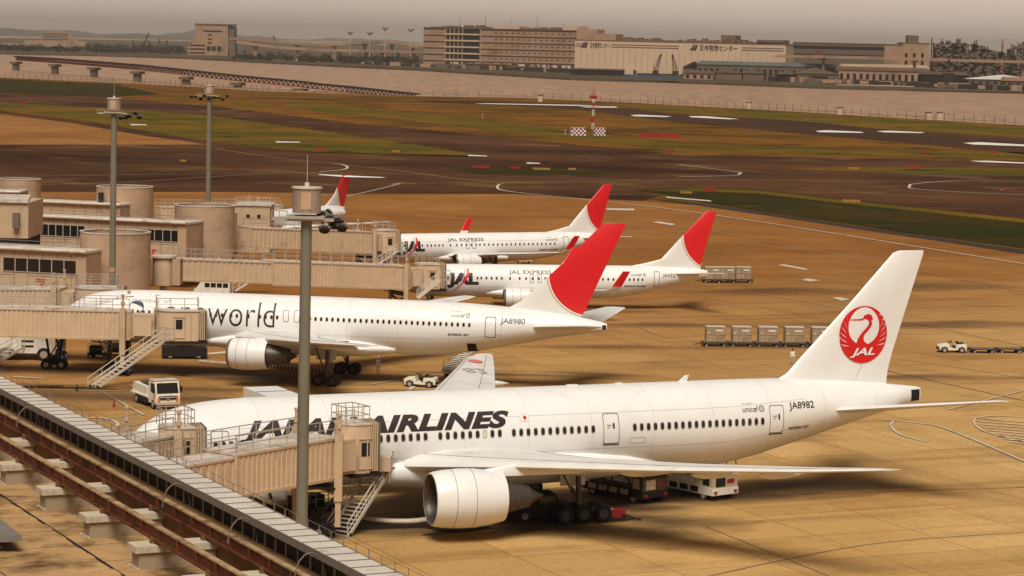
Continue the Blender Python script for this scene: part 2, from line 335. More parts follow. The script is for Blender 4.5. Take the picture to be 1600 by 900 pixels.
# painted lines (curves in the picture are arcs on the pavement)
LN = [([(1160,742+30),(1000,785),(900,790)],.25,'r'),([(880,787),(1140,775),(1600,760),(2000,745)],.25,'r'),
 ([(535,308),(580,298),(625,287)],.5,'w'),([(612,288),(630,286),(652,287)],1.2,'y'),([(780,288),(777,292),(785,297),(830,303),(930,313),(1060,328),(1250,356),(1600,412)],.8,'w'),([(780,288),(800,285),(900,283),(1200,281),(1600,286)],.6,'y'),
 ([(540,258),(620,266),(700,277),(790,287)],.6,'y'),([(520,255),(535,257),(543,261),(535,265),(500,268)],.9,'w'),([(340,233),(430,246),(520,255)],.5,'y'),([(1060,257),(1150,268),(1155,271),(1145,274),(1060,276)],.8,'w'),([(1080,258),(1210,270)],.5,'y'),
 ([(1600,283),(1500,282),(1430,287),(1422,290),(1430,295),(1520,301),(1600,304)],.8,'w'),([(1600,293),(1570,295),(1565,298),(1600,300)],.6,'r'),
 ([(0,290),(200,284),(400,272),(560,268)],.5,'y'),([(0,276),(500,270),(1000,281)],.5,'y'),
 ([(160,612),(225,648)],.3,'w'),([(283,612),(345,625),(420,650)],.25,'y'),([(60,608),(180,610),(225,606)],.3,'w'),([(20,588),(70,591)],.5,'w'),([(580,600),(700,584),(900,585)],.3,'w'),([(560,578),(700,582),(900,588),(1100,600)],.2,'r'),([(630,622),(648,600)],.6,'w'),
 ([(0,320),(560,332),(760,345),(900,352),(1200,385),(1600,425)],.35,'y'),([(730,350),(900,352),(1100,370)],.3,'y'),([(980,350),(1080,356),(1250,386),(1600,455)],.3,'y'),([(1180,458),(1310,480),(1600,540)],.3,'y'),([(1370,575),(1600,625)],.35,'y'),([(1380,655),(1430,660),(1480,670),(1600,720)],.35,'w'),([(1400,655),(1392,665),(1410,680),(1450,690)],.3,'w'),([(1480,640),(1600,610)],.25,'w'),
 ([(1240,500),(1400,512),(1600,506)],.25,'y'),([(960,480),(1100,470),(1250,500)],.2,'y'),([(640,470),(560,478),(480,480)],.3,'y'),([(1000,510),(1070,530),(1400,560),(1600,590)],.25,'y'),
 ([(1600,830),(1350,850),(1100,900)],.2,'y'),([(1100,820),(1300,900)],.15,'y')]
M_rline = mat('red_line_paint', (.38, .09, .04), .7, 0, .2, .5)
for pts, wd, k in LN: ribbon('painted_line', spline(pts, 6), wd*.75, .145, {'w': M_paint, 'y': M_ypaint, 'r': M_rline}[k])
ribbon('painted_line', spline([(120,655),(150,652),(172,655),(184,662),(176,669),(150,668)], 6), .3, .145, M_paint)
# hatched keep-clear area at the right
hz = spline([(1600,652),(1560,649),(1530,652),(1522,660),(1540,674),(1600,690)], 6); ribbon('painted_line', hz, .22, .145, M_paint)
for i in range(9):
    y = 653+i*4.6; x0 = 1526 if i < 3 else 1523+(i-2)*9; ribbon('painted_line', [(x0, y), (1612+i*2, y+7)], .3, .145, M_paint)
# bare runway markings far off
SQ = lambda pts: [(x, sum(q[1] for q in pts)/len(pts)+(y-sum(q[1] for q in pts)/len(pts))*.62) for x, y in pts]
for pts in ([(740,161),(760,160),(905,164),(940,167),(890,166)],[(905,166),(960,166),(966,169),(915,168)],[(985,179),(1000,178),(1050,182),(1040,184),(990,182)],[(1076,180),(1100,180),(1155,187),(1140,188),(1080,183)],[(1274,204),(1290,202),(1345,206),(1350,209),(1280,207)],[(1370,204),(1390,203),(1445,207),(1440,209),(1380,207)],[(1505,222),(1530,220),(1610,227),(1610,231),(1520,226)],[(1515,250),(1545,250),(1610,255),(1600,257),(1530,253)],
            [(430,220),(468,221),(470,223),(432,223)],[(203,193),(228,194),(230,196),(205,196)],[(822,253),(842,254),(845,256),(824,256)],[(730,241),(760,243),(762,245),(732,244)]):
    sheet('runway_marking', SQ(pts), .12, M_wpaint)
for pts in ([(1040,307),(1110,313),(1112,315),(1042,309)],[(1215,414),(1225,413),(1262,420),(1260,422)],[(1252,437),(1262,435),(1282,438),(1266,440)],[(1018,347),(1030,346),(1056,350),(1050,352)],[(1300,465),(1312,464),(1328,468),(1315,470)],[(945,325),(992,326),(990,329),(950,328)]):
    sheet('painted_patch', pts, .13, M_paint)
# oil and wheel stains on stands, with shade under bellies and gear painted in
M_stain = mat('oil_stain', (.045,.024,.012), .7, 0, .3, .3)
def stain_shade(name, c, rx, ry, ang, col, z, seed):
    r_ = random.Random(seed); n = 40; ph = [r_.uniform(0, 6.28) for _ in range(5)]; pts = []
    for i in range(n):
        t = 2*math.pi*i/n; k = 1+.12*math.sin(3*t+ph[0])+.09*math.sin(5*t+ph[1])+.06*math.sin(9*t+ph[2])
        x, y = rx*k*math.cos(t), ry*k*math.sin(t); pts.append((c[0]+x*math.cos(ang)-y*math.sin(ang), c[1]+x*math.sin(ang)+y*math.cos(ang)))
    return pts
def stain_shade_mat(name, col, dens):
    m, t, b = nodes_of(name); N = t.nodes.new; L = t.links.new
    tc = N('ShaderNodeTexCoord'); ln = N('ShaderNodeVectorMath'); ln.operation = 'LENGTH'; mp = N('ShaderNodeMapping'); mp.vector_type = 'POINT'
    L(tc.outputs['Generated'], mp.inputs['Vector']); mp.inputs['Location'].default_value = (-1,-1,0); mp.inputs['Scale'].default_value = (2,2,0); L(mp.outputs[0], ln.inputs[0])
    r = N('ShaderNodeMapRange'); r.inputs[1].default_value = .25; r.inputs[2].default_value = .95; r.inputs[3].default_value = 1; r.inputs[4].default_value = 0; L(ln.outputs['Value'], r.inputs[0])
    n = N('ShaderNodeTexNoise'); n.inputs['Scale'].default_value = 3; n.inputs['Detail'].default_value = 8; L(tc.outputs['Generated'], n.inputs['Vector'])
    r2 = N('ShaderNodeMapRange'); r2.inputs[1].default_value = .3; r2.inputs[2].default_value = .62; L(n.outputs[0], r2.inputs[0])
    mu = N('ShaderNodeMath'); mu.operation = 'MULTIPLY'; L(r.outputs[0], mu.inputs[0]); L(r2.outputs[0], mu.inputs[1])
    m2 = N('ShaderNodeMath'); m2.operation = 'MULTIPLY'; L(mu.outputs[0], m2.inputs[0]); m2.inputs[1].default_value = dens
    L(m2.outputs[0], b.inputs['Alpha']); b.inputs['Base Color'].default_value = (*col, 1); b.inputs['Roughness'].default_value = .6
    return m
M_stain_shade = stain_shade_mat('dark_stain_shade', (.022,.010,.005), .95); M_st2 = stain_shade_mat('tyre_darkening', (.12,.058,.02), .75)
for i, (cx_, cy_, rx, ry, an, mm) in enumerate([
    (26,9,11,4.5,.44,M_stain_shade),(33,12,9,3.5,.44,M_stain_shade),(18,4,9,3.5,.44,M_stain_shade),(46,50,9,5,.1,M_st2),(30,16,34,5,.38,M_st2),
    (8,80,12,5,-.1,M_stain_shade),(-5,84,14,4,-.1,M_stain_shade),(-20,82,14,4,-.1,M_stain_shade),(-27,71,14,3,.1,M_st2),(30,88,16,3,-.1,M_st2),(12,72,40,2.5,.05,M_st2),(-30,92,16,3,0,M_stain_shade),(-25,62,26,9,.1,M_st2),(5,66,30,6,0,M_st2),(20,6,16,4,.4,M_stain_shade),(34,6,13,4,.42,M_stain_shade),(42,22,22,4,.42,M_stain_shade),
    (28,150,20,3,.2,M_stain_shade),(22,190,16,4,.4,M_stain_shade),(60,140,40,3,.2,M_st2),(75,190,40,5,.5,M_st2),(75,95,35,2,.3,M_st2),(45,115,30,2,.25,M_st2),(90,150,30,4,.4,M_st2)]):
    pts = stain_shade('s', (0,0), rx, ry, an, None, 0, i); o = sheet('ground_stain_shade', [(cx_+x, cy_+y) for x, y in pts], .15+.004*i, mm, px=False)

# far shore
FS = [(-900,62),(-200,78),(0,83),(150,86),(290,90),(400,96),(540,103),(655,108),(890,122),(1060,127),(1300,136),(1600,143),(2300,165)]
fl = [G(x, y, -1.2) for x, y in FS]
bk = [G(x, y, -1.2) for x, y in [(2300,118),(1600,97),(1000,78),(655,71),(400,66.5),(0,59),(-900,38)]]
sheet('far_shore', [(p.x, p.y) for p in fl+bk], -1.2, M_farland, px=False)
mb = MB()
for a, b in zip(fl, fl[1:]): mb.add([a, b, b+Vector((0,-2,-3)), a+Vector((0,-2,-3))], [(0,1,2,3)])
setting(mb.build('far_sea_wall', mat('quay_wall', (.05,.035,.025), .9, 0, .3, .05)))
# hazy hills and coast across the bay
mb = MB(); rr = random.Random(3)
for (px0, px1, D, hmax, seed) in ((-300, 420, 21000, 95, 1), (-300, 300, 15000, 60, 2), (300, 640, 24000, 50, 3)):
    r_ = random.Random(seed); n = 90; ph = [r_.uniform(0, 6.28) for _ in range(6)]; top = []
    for i in range(n+1):
        u = i/n; h = hmax*(.45+.25*math.sin(u*7+ph[0])+.15*math.sin(u*17+ph[1])+.08*math.sin(u*41+ph[2])+.05*math.sin(u*90+ph[3]))*min(1, 6*u, 6*(1-u)); x, y = H(px0+(px1-px0)*u, D); top.append((x, y, max(2, h)))
    mb.loft([[(x, y, -4), (x, y+200, h), (x, y+900, h*.8), (x, y+1500, -4)] for x, y, h in top], smooth=False)
setting(mb.build('far_hills', mat('distant_hill', (.07,.06,.045), 1, 0, .1, .001)))

# ------------------------------------------------------------------ buildings across the water
M_bld = mat('ware_wall', (.33,.205,.13), .8, 0, .08, .02, dirt=(.22,.13,.08), dscale=.03, dth=.5)
M_bldw = mat('pale_cladding', (.52,.37,.25), .7, 0, .06, .02)
M_bldd = mat('shadowed_opening', (.012,.008,.006), .9, 0, .2, .1)
M_bldg = mat('grey_cladding', (.12,.085,.06), .7, 0, .1, .03)
M_roofb = mat('dull_roof', (.15,.09,.055), .8, 0, .15, .03)
M_teal = mat('teal_roof', (.13,.15,.14), .7, 0, .15, .03)
M_steel = mat('steel_dark', (.022,.014,.010), .8, 0, .2, .2)
def far_s(D): return FPX/D
def zat(px, py, D): return CZ-(py-hor(px))/FPX*D
def bldg(name, label, x0, x1, ytop, ybot, D, depth, m, D1=None, build=None, cat='building', roofm=None):
    """box building whose front runs from pixel column x0 to x1; D1 = distance of the right end"""
    D1 = D1 or D; a = Vector((*H(x0, D), 0)); b = Vector((*H(x1, D1), 0)); zt = zat((x0+x1)/2, ytop, (D+D1)/2); L = (b-a).length; ang = math.atan2(b.y-a.y, b.x-a.x)
    root = thing(name, label, cat, (a.x, a.y, -1.2), ang); zt += 1.2
    mb = MB(); mb.b2((0,0,0), (L,depth,zt)); mb.build('wall', m, root)
    r = MB(); r.b2((-.4,-.4,zt+.01), (L+.4,depth+.4,zt+.9)); r.build('roof', roofm or M_roofb, root)
    return root, L, zt
# multi-storey warehouse with open decks
root, L, h = bldg('warehouse', 'long six-storey beige warehouse with dark open truck decks across the water', 655, 890, 46, 107, 3420, 34, M_bld, 3290)
fl_ = h/6
for i in range(6):
    z = i*fl_
    mb = MB(); mb.b2((.15*L,-3, z), (.38*L,-.05,z+fl_*.24)); mb.build('deck_slab', M_bldw, root)
    mb = MB(); mb.b2((.15*L, -.9, z+fl_*.25), (.38*L, -.02, z+fl_*.99)); mb.build('open_deck', M_bldd, root)
    boxes('deck_column', [((.155*L+k*.028*L, -2.2, z+fl_*.25), (.155*L+k*.028*L+1.3, -1.0, z+fl_*.99)) for k in range(5)], M_bld, root)
    boxes('floor_band', [((.39*L, -.5, z+fl_*.84), (L, -.02, z+fl_*.95)), ((0,-.5, z+fl_*.84), (.14*L,-.02,z+fl_*.95))], M_bldd, root)
    boxes('small_window', [((.48*L+k*.037*L,-.3,z+fl_*.40),(.48*L+k*.037*L+3,-.02,z+fl_*.52)) for k in range(14)], M_bldd, root)
mb = MB()
for k in range(26): x = L*(.02+.038*k); mb.b2((x, 8, h+.9), (x+rnd.uniform(4,11), 20, h+rnd.uniform(1.6,5)))
for k in range(5): mb.cyl((L*(.2+.17*k), 15, h), (L*(.2+.17*k), 15, h+rnd.uniform(12,22)), .35, .15, 6)
mb.build('roof_equipment', M_roofb, root)
boxes('roof_house', [((.45*L, 6, h), (.62*L, 30, h+5)), ((.90*L, 6, h), (1.0*L, 30, h+6))], M_bldw, root)
# white distribution hall with lettering
root, L, h = bldg('warehouse', 'wide pale distribution hall lettered in Japanese along its top edge', 890, 1217, 66.5, 118, 2860, 42, M_bldw, 2790)
mb = MB(); mb.b2((0,5,h+.9),(.19*L,36,h+7.5)); mb.b2((0,5,h+7.5),(.10*L,34,h+12)); mb.build('raised_block', M_bld, root)
mb = MB()
for k in range(40): x = L*(.22+.019*k); mb.b2((x, 6, h+.9), (x+rnd.uniform(3,5), 16, h+rnd.uniform(1.8,5)))
mb.b2((.62*L,6,h),(.77*L,40,h+3)); mb.b2((.69*L,6,h+3),(.76*L,30,h+9)); mb.b2((.86*L,6,h),(.98*L,40,h+5)); mb.build('roof_equipment', M_roofb, root)
mb = MB(); mb.b2((.86*L,4,h+2.5),(.985*L,6,h+5)); mb.build('roof_sign_board', M_bldg, root)
mb = MB()
for x0, x1 in ((0,.055),(.17,.50),(.79,.99)):
    for dz in (4.2, 6.6): mb.b2((x0*L+1, -.3, h-dz), (x1*L, -.02, h-dz+.8))
mb.build('blue_stripe', mat('stripe_brown', (.12,.08,.07), .6, 0, .1, .1), root)
for x0, x1 in ((.075,.165),(.60,.775)):
    k = 0
    bm0 = text_mesh('日本物流センター', 1); xs = [v.co.x for v in bm0.verts]; ys = [v.co.y for v in bm0.verts]; bm0.free(); s_ = (x1-x0)*L/(max(xs)-min(xs))
    text_obj('lettering', '日本物流センター', 1, mat('sign_ink', (.03,.025,.03), .6), lambda x, y: (x0*L+(x-min(xs))*s_, -.35, h-8.0+(y-min(ys))*6.2/(max(ys)-min(ys))), root, bold=.015)
    mb = MB(); c0 = x0*L-7
    mb.add([(c0-3,-.35,h-8),(c0-1,-.35,h-8),(c0+1.5,-.35,h-1.8),(c0-.5,-.35,h-1.8)], [(0,1,2,3)]); mb.add([(c0,-.35,h-8),(c0+2.5,-.35,h-8),(c0+4.5,-.35,h-2),(c0+2,-.35,h-2)], [(0,1,2,3)]); mb.add([(c0-4,-.36,h-7),(c0+3,-.36,h-6),(c0+3,-.36,h-5),(c0-4,-.36,h-5.8)], [(0,1,2,3)]); mb.build('emblem', mat('sign_ink', (0,0,0)), root)
mb = MB()
for k in range(1, 34): x = k*L/34; mb.b2((x, -.2, 1), (x+.35, -.02, h-9))
mb.build('panel_joints', M_bld, root)
# grey hall further right
root, L, h = bldg('warehouse', 'low dark grey hall with a small red emblem on the far right shore', 1228, 1400, 68.5, 100, 2990, 40, M_bldg, 2950)
mb = MB(); mb.b2((0,-.4,h-6),(.0+L*.83,-.02,h-3)); mb.b2((0,-.4,h-14),(L*.83,-.02,h-12)); mb.build('window_band', M_bldd, root)
mb = MB(); mb.b2((L*.83,-.5,0),(L*1.0,-.03,h-1)); mb.build('pale_end_wall', M_bld, root)
mb = MB(); mb.cyl((.24*L,-.6,h-12),(.24*L,-.05,h-12), 5, n=16); mb.build('emblem', mat('dull_red_sign', (.16,.03,.03), .6), root)
root, L, h = bldg('building', 'pale concrete block with a square turret left of the refinery', 1398, 1440, 68, 100, 2950, 40, M_bld)
mb = MB(); mb.b2((L*.2, 3, h), (L*.6, 20, h+9)); mb.build('turret', M_bldg, root)
mb = MB()
for k in range(3): mb.b2((L*.1+k*L*.3, -.3, h*.3), (L*.1+k*L*.3+3, -.02, h*.75))
mb.build('window', M_bldd, root)
# trapezoid building on the left
D = 4300; s_ = FPX/D; a = Vector((*H(290, D), 0)); zt = zat(326, 38, D); W_ = 73/s_
root = thing('building', 'stepped concrete plant building with sloping sides standing alone on the left far shore', 'building', (a.x, a.y, -1.2))
f_ = lambda u, v, hh: (u, hh, v)
mb = MB(); mb.prism([(0,0),(W_*.84,0),(W_*.86,zt*.3),(W_*.84,zt),(W_*.15,zt),(W_*.10,zt*.38),(0,zt*.34)], 0, 40, 0, f_); mb.build('wall', M_bld, root)
mb = MB(); mb.prism([(W_*.862,0),(W_,0),(W_*.965,zt*.97),(W_*.862,zt)], 3, 45, 0, f_); mb.build('side_wall', M_bldg, root)
mb = MB(); mb.b2((W_*.13,-1,zt+.02),(W_*.97,46,zt+2)); mb.build('roof', M_roofb, root)
mb = MB()
for k in range(3): mb.b2((W_*(.40+.11*k),-.6,zt*.16),(W_*(.48+.11*k),-.03,zt*.30))
for x0, x1, z0 in ((.32,.72,.78),(.42,.5,.66),(.42,.5,.52),(.42,.5,.40)): mb.b2((W_*x0,-.6,zt*z0),(W_*x1,-.03,zt*z0+2))
for k in range(3): mb.b2((2,-.6,3+k*6),(W_*.36,-.03,5+k*6))
mb.build('window', M_bldd, root)
# faint stepped building
D = 5600; a = Vector((*H(70, D), 0)); zt = zat(90, 46, D)
root = thing('building', 'faint stepped frame building farthest left across the bay, lost in haze', 'building', (a.x, a.y, -1.2)); s_ = D/FPX
mb = MB(); mb.prism([(-34*s_,0),(62*s_,0),(60*s_,8*s_),(40*s_,10*s_),(30*s_,24*s_),(0,24*s_),(-8*s_,10*s_),(-34*s_,9*s_)], 0, 60, 0, f_); mb.build('wall', M_bld, root)
mb = MB()
for k in range(9): x = (-4+k*4.2)*s_; mb.b2((x,-1,10*s_),(x+.5*s_,-.1,23*s_))
for k in range(3): mb.b2((-6*s_,-1.2,(12+4*k)*s_),(34*s_,-.1,(12.6+4*k)*s_))
mb.build('frame', M_bldg, root)
# refinery
def tower(x0, x1, yt, D, label, seed):
    r_ = random.Random(seed); s_ = D/FPX; a = Vector((*H(x0, D), 0)); Wd = (x1-x0)*s_; zt = zat((x0+x1)/2, yt, D)+1.2
    root = thing('refinery_tower', label, 'refinery', (a.x, a.y, -1.2), 0, 'refinery units on the right horizon'); mb = MB()
    n = max(2, int(Wd/9))
    for i in range(n+1):
        for y in (0, 14): mb.bar((Wd*i/n, y, 0), (Wd*i/n, y, zt*r_.uniform(.85, 1)), 1.1)
    for z in [zt*k/6 for k in range(1, 6)]:
        for y in (0, 14): mb.bar((0, y, z), (Wd, y, z), .8, 1.4)
    fr = mb.build('frame', M_steel, root)
    x = 0
    while x < Wd: w_ = r_.uniform(4, 11); mb = MB(); mb.b2((x, 2, 0), (min(Wd, x+w_), 12, zt*r_.uniform(.45, .92))); mb.build('process_block', M_steel, root); x += w_+r_.uniform(.3, 2)
    mb = MB()
    for i in range(int(Wd/2)): x = r_.uniform(2, Wd-2); rr_ = r_.uniform(1.4, 3.4); mb.cyl((x, r_.uniform(3,11), 0), (x, 7, zt*r_.uniform(.45,1.02)), rr_, rr_*.8, 10)
    mb.build('vessel', M_steel, root)
    mb = MB()
    for i in range(int(Wd*1.6)): x = r_.uniform(0, Wd); z = r_.uniform(.1,.85)*zt; mb.b2((x, -1.5, z), (x+r_.uniform(3,8), 2, z+r_.uniform(2,5)))
    mb.build('platform', M_bldg, root)
tower(1446, 1485, 58, 3100, 'broad dark refinery unit directly right of the pale concrete block', 1)
tower(1487, 1513, 60, 3100, 'narrower dark refinery unit, second from the left', 2)
tower(1514, 1530, 68, 3120, 'small low refinery unit between the two tall ones', 3)
tower(1529, 1572, 76, 3150, 'low refinery unit behind the thin red and white stack', 4)
tower(1570, 1592, 66, 3120, 'dark refinery unit near the right edge', 5)
tower(1592, 1625, 73, 3120, 'refinery unit cut off by the right edge of the picture', 6)
D = 3150; a = H(1553, D); t_ = thing('chimney', 'thin red and white chimney rising over the low refinery unit', 'chimney', (a.x, a.y, -1.2)); mb = MB(); zt = zat(1553, 59, D)
for k in range(8): mb.cyl((0,0,zt*k/8), (0,0,zt*(k+1)/8), 1.7-.08*k, 1.62-.08*k, 10, k % 2)
mb.build('shaft', [mat('stack_red', (.30,.05,.035), .6), M_bld], t_)
# elevated road on the right shore
def viaduct(label, pts, D, wd, dep, pier_every, pw, z_over=None):
    P2 = [A(x, y, d) for (x, y), d in zip(pts, D)]; b0 = P2[0]; root = thing('viaduct', label, 'road bridge', (b0.x, b0.y, -1.2))
    mb = MB(); o = Vector((b0.x, b0.y, -1.2)); acc = 0
    for p, q in zip(P2, P2[1:]): mb.bar(p-o, q-o, wd, dep); mb.bar(p-o+Vector((0,-wd/2,dep*.8)), q-o+Vector((0,-wd/2,dep*.8)), .3, dep*.35)
    for p, q in zip(P2, P2[1:]):
        L = (q-p).length; n = max(1, round(L/pier_every))
        for k in range(n): c = p.lerp(q, (k+.5)/n)-o; pr_ = MB(); pr_.b2((c.x-pw/2, c.y-pw/2, 0), (c.x+pw/2, c.y+pw/2, c.z-dep/2)); pr_.b2((c.x-pw, c.y-wd*.4, c.z-dep/2-pw*.6), (c.x+pw, c.y+wd*.4, c.z-dep/2-.02)); pr_.build('pier', M_bld, root)
    mb.build('deck', M_bld, root); return root
viaduct('straight elevated road on pale piers in front of the grey hall, running rightwards', [(1215,88),(1360,91),(1500,95),(1700,100)], [2750,2700,2650,2600], 14, 2.0, 95, 2.6)
viaduct('tall arching elevated road on the left horizon', [(363,61),(430,67),(500,71),(545,69),(595,66.5),(630,69),(660,75)], [3900,3950,4000,4000,3950,3900,3850], 18, 3.0, 60, 4)
viaduct('lower elevated road running beneath the arching one to the long warehouse', [(370,66),(430,74),(500,79),(560,80),(610,81),(660,83)], [3700,3700,3700,3700,3650,3600], 14, 2.6, 45, 3)
viaduct('hazy low road bridge at the far left edge of the bay', [(-40,68),(0,69),(60,71),(110,73)], [5200]*4, 16, 3.0, 60, 4)
# V-topped lighting masts on the left viaduct
for i, (px, py, lb) in enumerate(((541,51.5,'leftmost V-topped mast above the arching road'),(571.5,52,'second V-topped mast from the left above the arching road'),(595,45,'tallest V-topped mast above the arching road'),(635,47,'V-topped mast nearest the long warehouse'))):
    D = 3800; p = H(px, D); zt = zat(px, py, D)+1.2; t_ = thing('light_mast', lb, 'lamp mast', (p.x, p.y, -1.2), 0, 'V-topped masts on the far shore'); mb = MB()
    mb.cyl((0,0,0),(0,0,zt-3), .6, .4, 6); mb.build('pole', M_bldw, t_)
    mb = MB(); mb.bar((0,0,zt-3),(-4.5,0,zt+2),1.1); mb.bar((0,0,zt-3),(4.5,0,zt+2),1.1); mb.bar((-2.5,0,zt),(2.5,0,zt),1.4); mb.build('lamp_arms', M_steel, t_)
# cranes
def crane(label, px, D, ytop, lean, base=6):
    p = H(px, D); zt = zat(px, ytop, D)+1.2; t_ = thing('harbour_crane', label, 'crane', (p.x, p.y, -1.2), 0, 'harbour cranes on the far shore'); mb = MB()
    mb.b2((-base/2,-3,0),(base/2,3,base*1.2)); mb.build('cab', M_steel, t_); mb = MB()
    q = (lean*zt, 0, zt)
    for dx in (-1.2, 1.2): mb.bar((dx*1.5,0,base), (q[0]+dx*.3,0,zt), .8)
    for k in range(8): f = k/8; mb.bar((-1.8+lean*zt*f,0,base+(zt-base)*f),(1.8*.6+lean*zt*(f+.12),0,base+(zt-base)*min(1,f+.12)),.5)
    mb.bar((0,0,base*1.2),(-lean*zt*.5,0,zt*.45),.7); mb.bar((-lean*zt*.5,0,zt*.45),(q[0],0,q[2]),.3); mb.build('jib', M_steel, t_)
for i, (px, yt, ln, lb) in enumerate(((204,62,.05,'short leftmost crane among the trees on the left far shore'),(218,51,.35,'tall leaning crane on the left far shore'),(232,63,-.15,'small crane between the tall leaning pair on the left far shore'),(249,61,-.2,'crane with upright jib left of the stepped plant building'),(254,63,.2,'rightmost small crane left of the stepped plant building'))): crane(lb, px, 4400, yt, ln, 5)
crane('crane with raised jib behind the arching road', 432, 4600, 56, -.35, 5)
crane('blue-grey quay crane at the bow end of the moored ship', 1016, 2765, 84, .22, 6); crane('second blue-grey quay crane beside the moored ship', 1047, 2760, 85, -.15, 6)
crane('dark bulk crane standing among sheds left of the white-roofed hall', 1470, 2600, 92, .03, 11)
# ship
D = 2735; a = H(962, D); t_ = thing('cargo_ship', 'blue-hulled cargo ship moored in front of the pale distribution hall', 'ship', (a.x, a.y, -3.2), R(-3)); s_ = D/FPX; L = 98*s_
mb = MB(); mb.prism([(2,4.5),(L*.15,5),(L*.8,4.2),(L*.97,6.5),(L*1.0,6.5),(L*.96,.2),(4,.2)], 0, 13, 0, f_); mb.build('hull', mat('ship_blue', (.035,.07,.11), .5, 0, .2, .1), t_)
mb = MB(); mb.b2((4,2,5),(L*.2,11,11)); mb.b2((8,3,11),(L*.14,10,15)); mb.cyl((14,6,15),(14,6,19),1.2,1,8); mb.build('superstructure', M_bldw, t_)
mb = MB(); mb.b2((L*.26,2,4.6),(L*.84,11,6.4)); mb.b2((L*.55,4,6.4),(L*.6,9,8)); mb.build('hatch_cover', M_steel, t_)
D = 2520; a = H(1298, D); t_ = thing('white_barge', 'long low white pontoon moored below the brown gabled sheds', 'boat', (a.x, a.y, -3.2), R(-2)); s_ = D/FPX
mb = MB(); mb.b2((0,0,0),(125*s_,9,2.6)); mb.build('hull', M_bldw, t_); mb = MB(); mb.b2((4,1,2.62),(60*s_,8,3.4)); mb.build('deck', M_roofb, t_)
# waterfront sheds with gabled roofs
def shed(label, x0, x1, yt, yb, D, m, rm, gable=.35, wins=0):
    a = H(x0, D); s_ = D/FPX; L = (x1-x0)*s_; zt = zat((x0+x1)/2, yt, D)+1.2
    t_ = thing('shed', label, 'shed', (a.x, a.y, -1.2), R(-2), 'sheds along the far quay'); w_ = zt*(1-gable); dp = 30
    mb = MB(); mb.b2((0,0,0),(L,dp,w_)); mb.build('wall', m, t_)
    mb = MB(); mb.prism([(-1,w_+.02),(L+1,w_+.02),(L*.5 if gable > .3 else L*.97,zt),(L*.49 if gable > .3 else L*.03,zt)], -1, dp+1, 0, f_); mb.build('roof', rm, t_)
    if wins:
        boxes('doorway', [((L*(k+.3)/wins,-.4,w_*.2),(L*(k+.3)/wins+L*.45/wins,-.03,w_*.75)) for k in range(wins)], M_bldd, t_)
shl = [(1060,1095,96,127,2745,M_bldg,M_bldd,.35,2,'dark peaked shed just right of the quay cranes'),(1080,1300,97,112,2738,M_bldg,M_teal,.2,24,'very long low shed with a greenish roof below the pale distribution hall'),(1110,1150,106,128,2700,M_roofb,M_bldg,.4,0,'brown peaked shed, second from the quay cranes'),(1152,1185,107,129,2700,M_roofb,M_bldg,.4,0,'brown peaked shed, third from the quay cranes'),(1207,1240,110,131,2680,M_bldd,M_bldg,.35,1,'small black-fronted shed in the middle of the right quay'),(1236,1300,106,131,2650,M_bldg,M_roofb,.4,1,'large brown gabled shed right of the black-fronted one'),(1300,1440,105,132,2650,M_bld,M_roofb,.2,14,'long brown-roofed wharf shed with many doorways above the white pontoon'),(1305,1345,100,104,2750,M_bldw,M_bldw,.2,0,'thin pale roof showing behind the long wharf shed'),(1345,1440,101,108,2720,M_bldw,M_bldw,.2,0,'long pale metal roof showing behind the wharf shed'),(1503,1620,117,137,2560,M_bldg,M_wpaint,.35,10,'white-roofed shed near the right edge of the quay'),(1560,1640,121,140,2500,M_roofb,M_bld,.3,6,'tan-roofed shed in front of the white-roofed one'),(720,790,99,112,3240,M_bldd,M_roofb,.2,8,'dark low office in front of the six-storey warehouse'),(885,985,107,119,2830,M_bldd,M_bldg,.2,16,'dark open truck shed below the left end of the pale hall'),(1060,1105,110,127,2700,M_bld,M_roofb,.3,4,'pale low shed with small doors by the ship bow'),(1430,1500,112,137,2600,M_bldd,M_bldg,.2,6,'black cluttered shed at the foot of the dark crane')]
for x0, x1, yt, yb, D, m_, rm_, g_, wn, lb in shl: shed(lb, x0, x1, yt, yb, D, m_, rm_, g_, wn)
# trucks and containers parked before the warehouse: too many to count, a few pixels each
mb = MB(); r_ = random.Random(5)
for i in range(420):
    px = r_.uniform(690, 890); D = 3360-(px-690)*.8+r_.choice((0,14,28)); p = H(px, D); mb.box((p.x, p.y, -1.2+r_.choice((1.7,1.7,5))), (r_.uniform(3,8), 3, 3.0), 0, r_.choice((0,0,1,2)))
setting(mb.build('parked_trucks_far_off', [M_bldw, M_bldg, M_steel]), 'stuff')['label'] = 'crowd of pale trucks and containers parked before the six-storey warehouse'
# quay clutter
mb = MB()
for i in range(500):
    px = r_.uniform(560, 1640); D0 = 35.5*FPX/max(10, (102+(px-540)*.041-hor(px))); D = min(3400, D0)+r_.uniform(8, 60); p = H(px, D); mb.box((p.x, p.y, 1), (r_.uniform(2,14), 4, r_.uniform(2,6)), 0, r_.choice((0,0,1,2)))
o = setting(mb.build('quay_clutter', [M_steel, M_bldg, M_bld]), 'stuff'); o['label'] = 'dark crates and machinery heaped along the far quay'
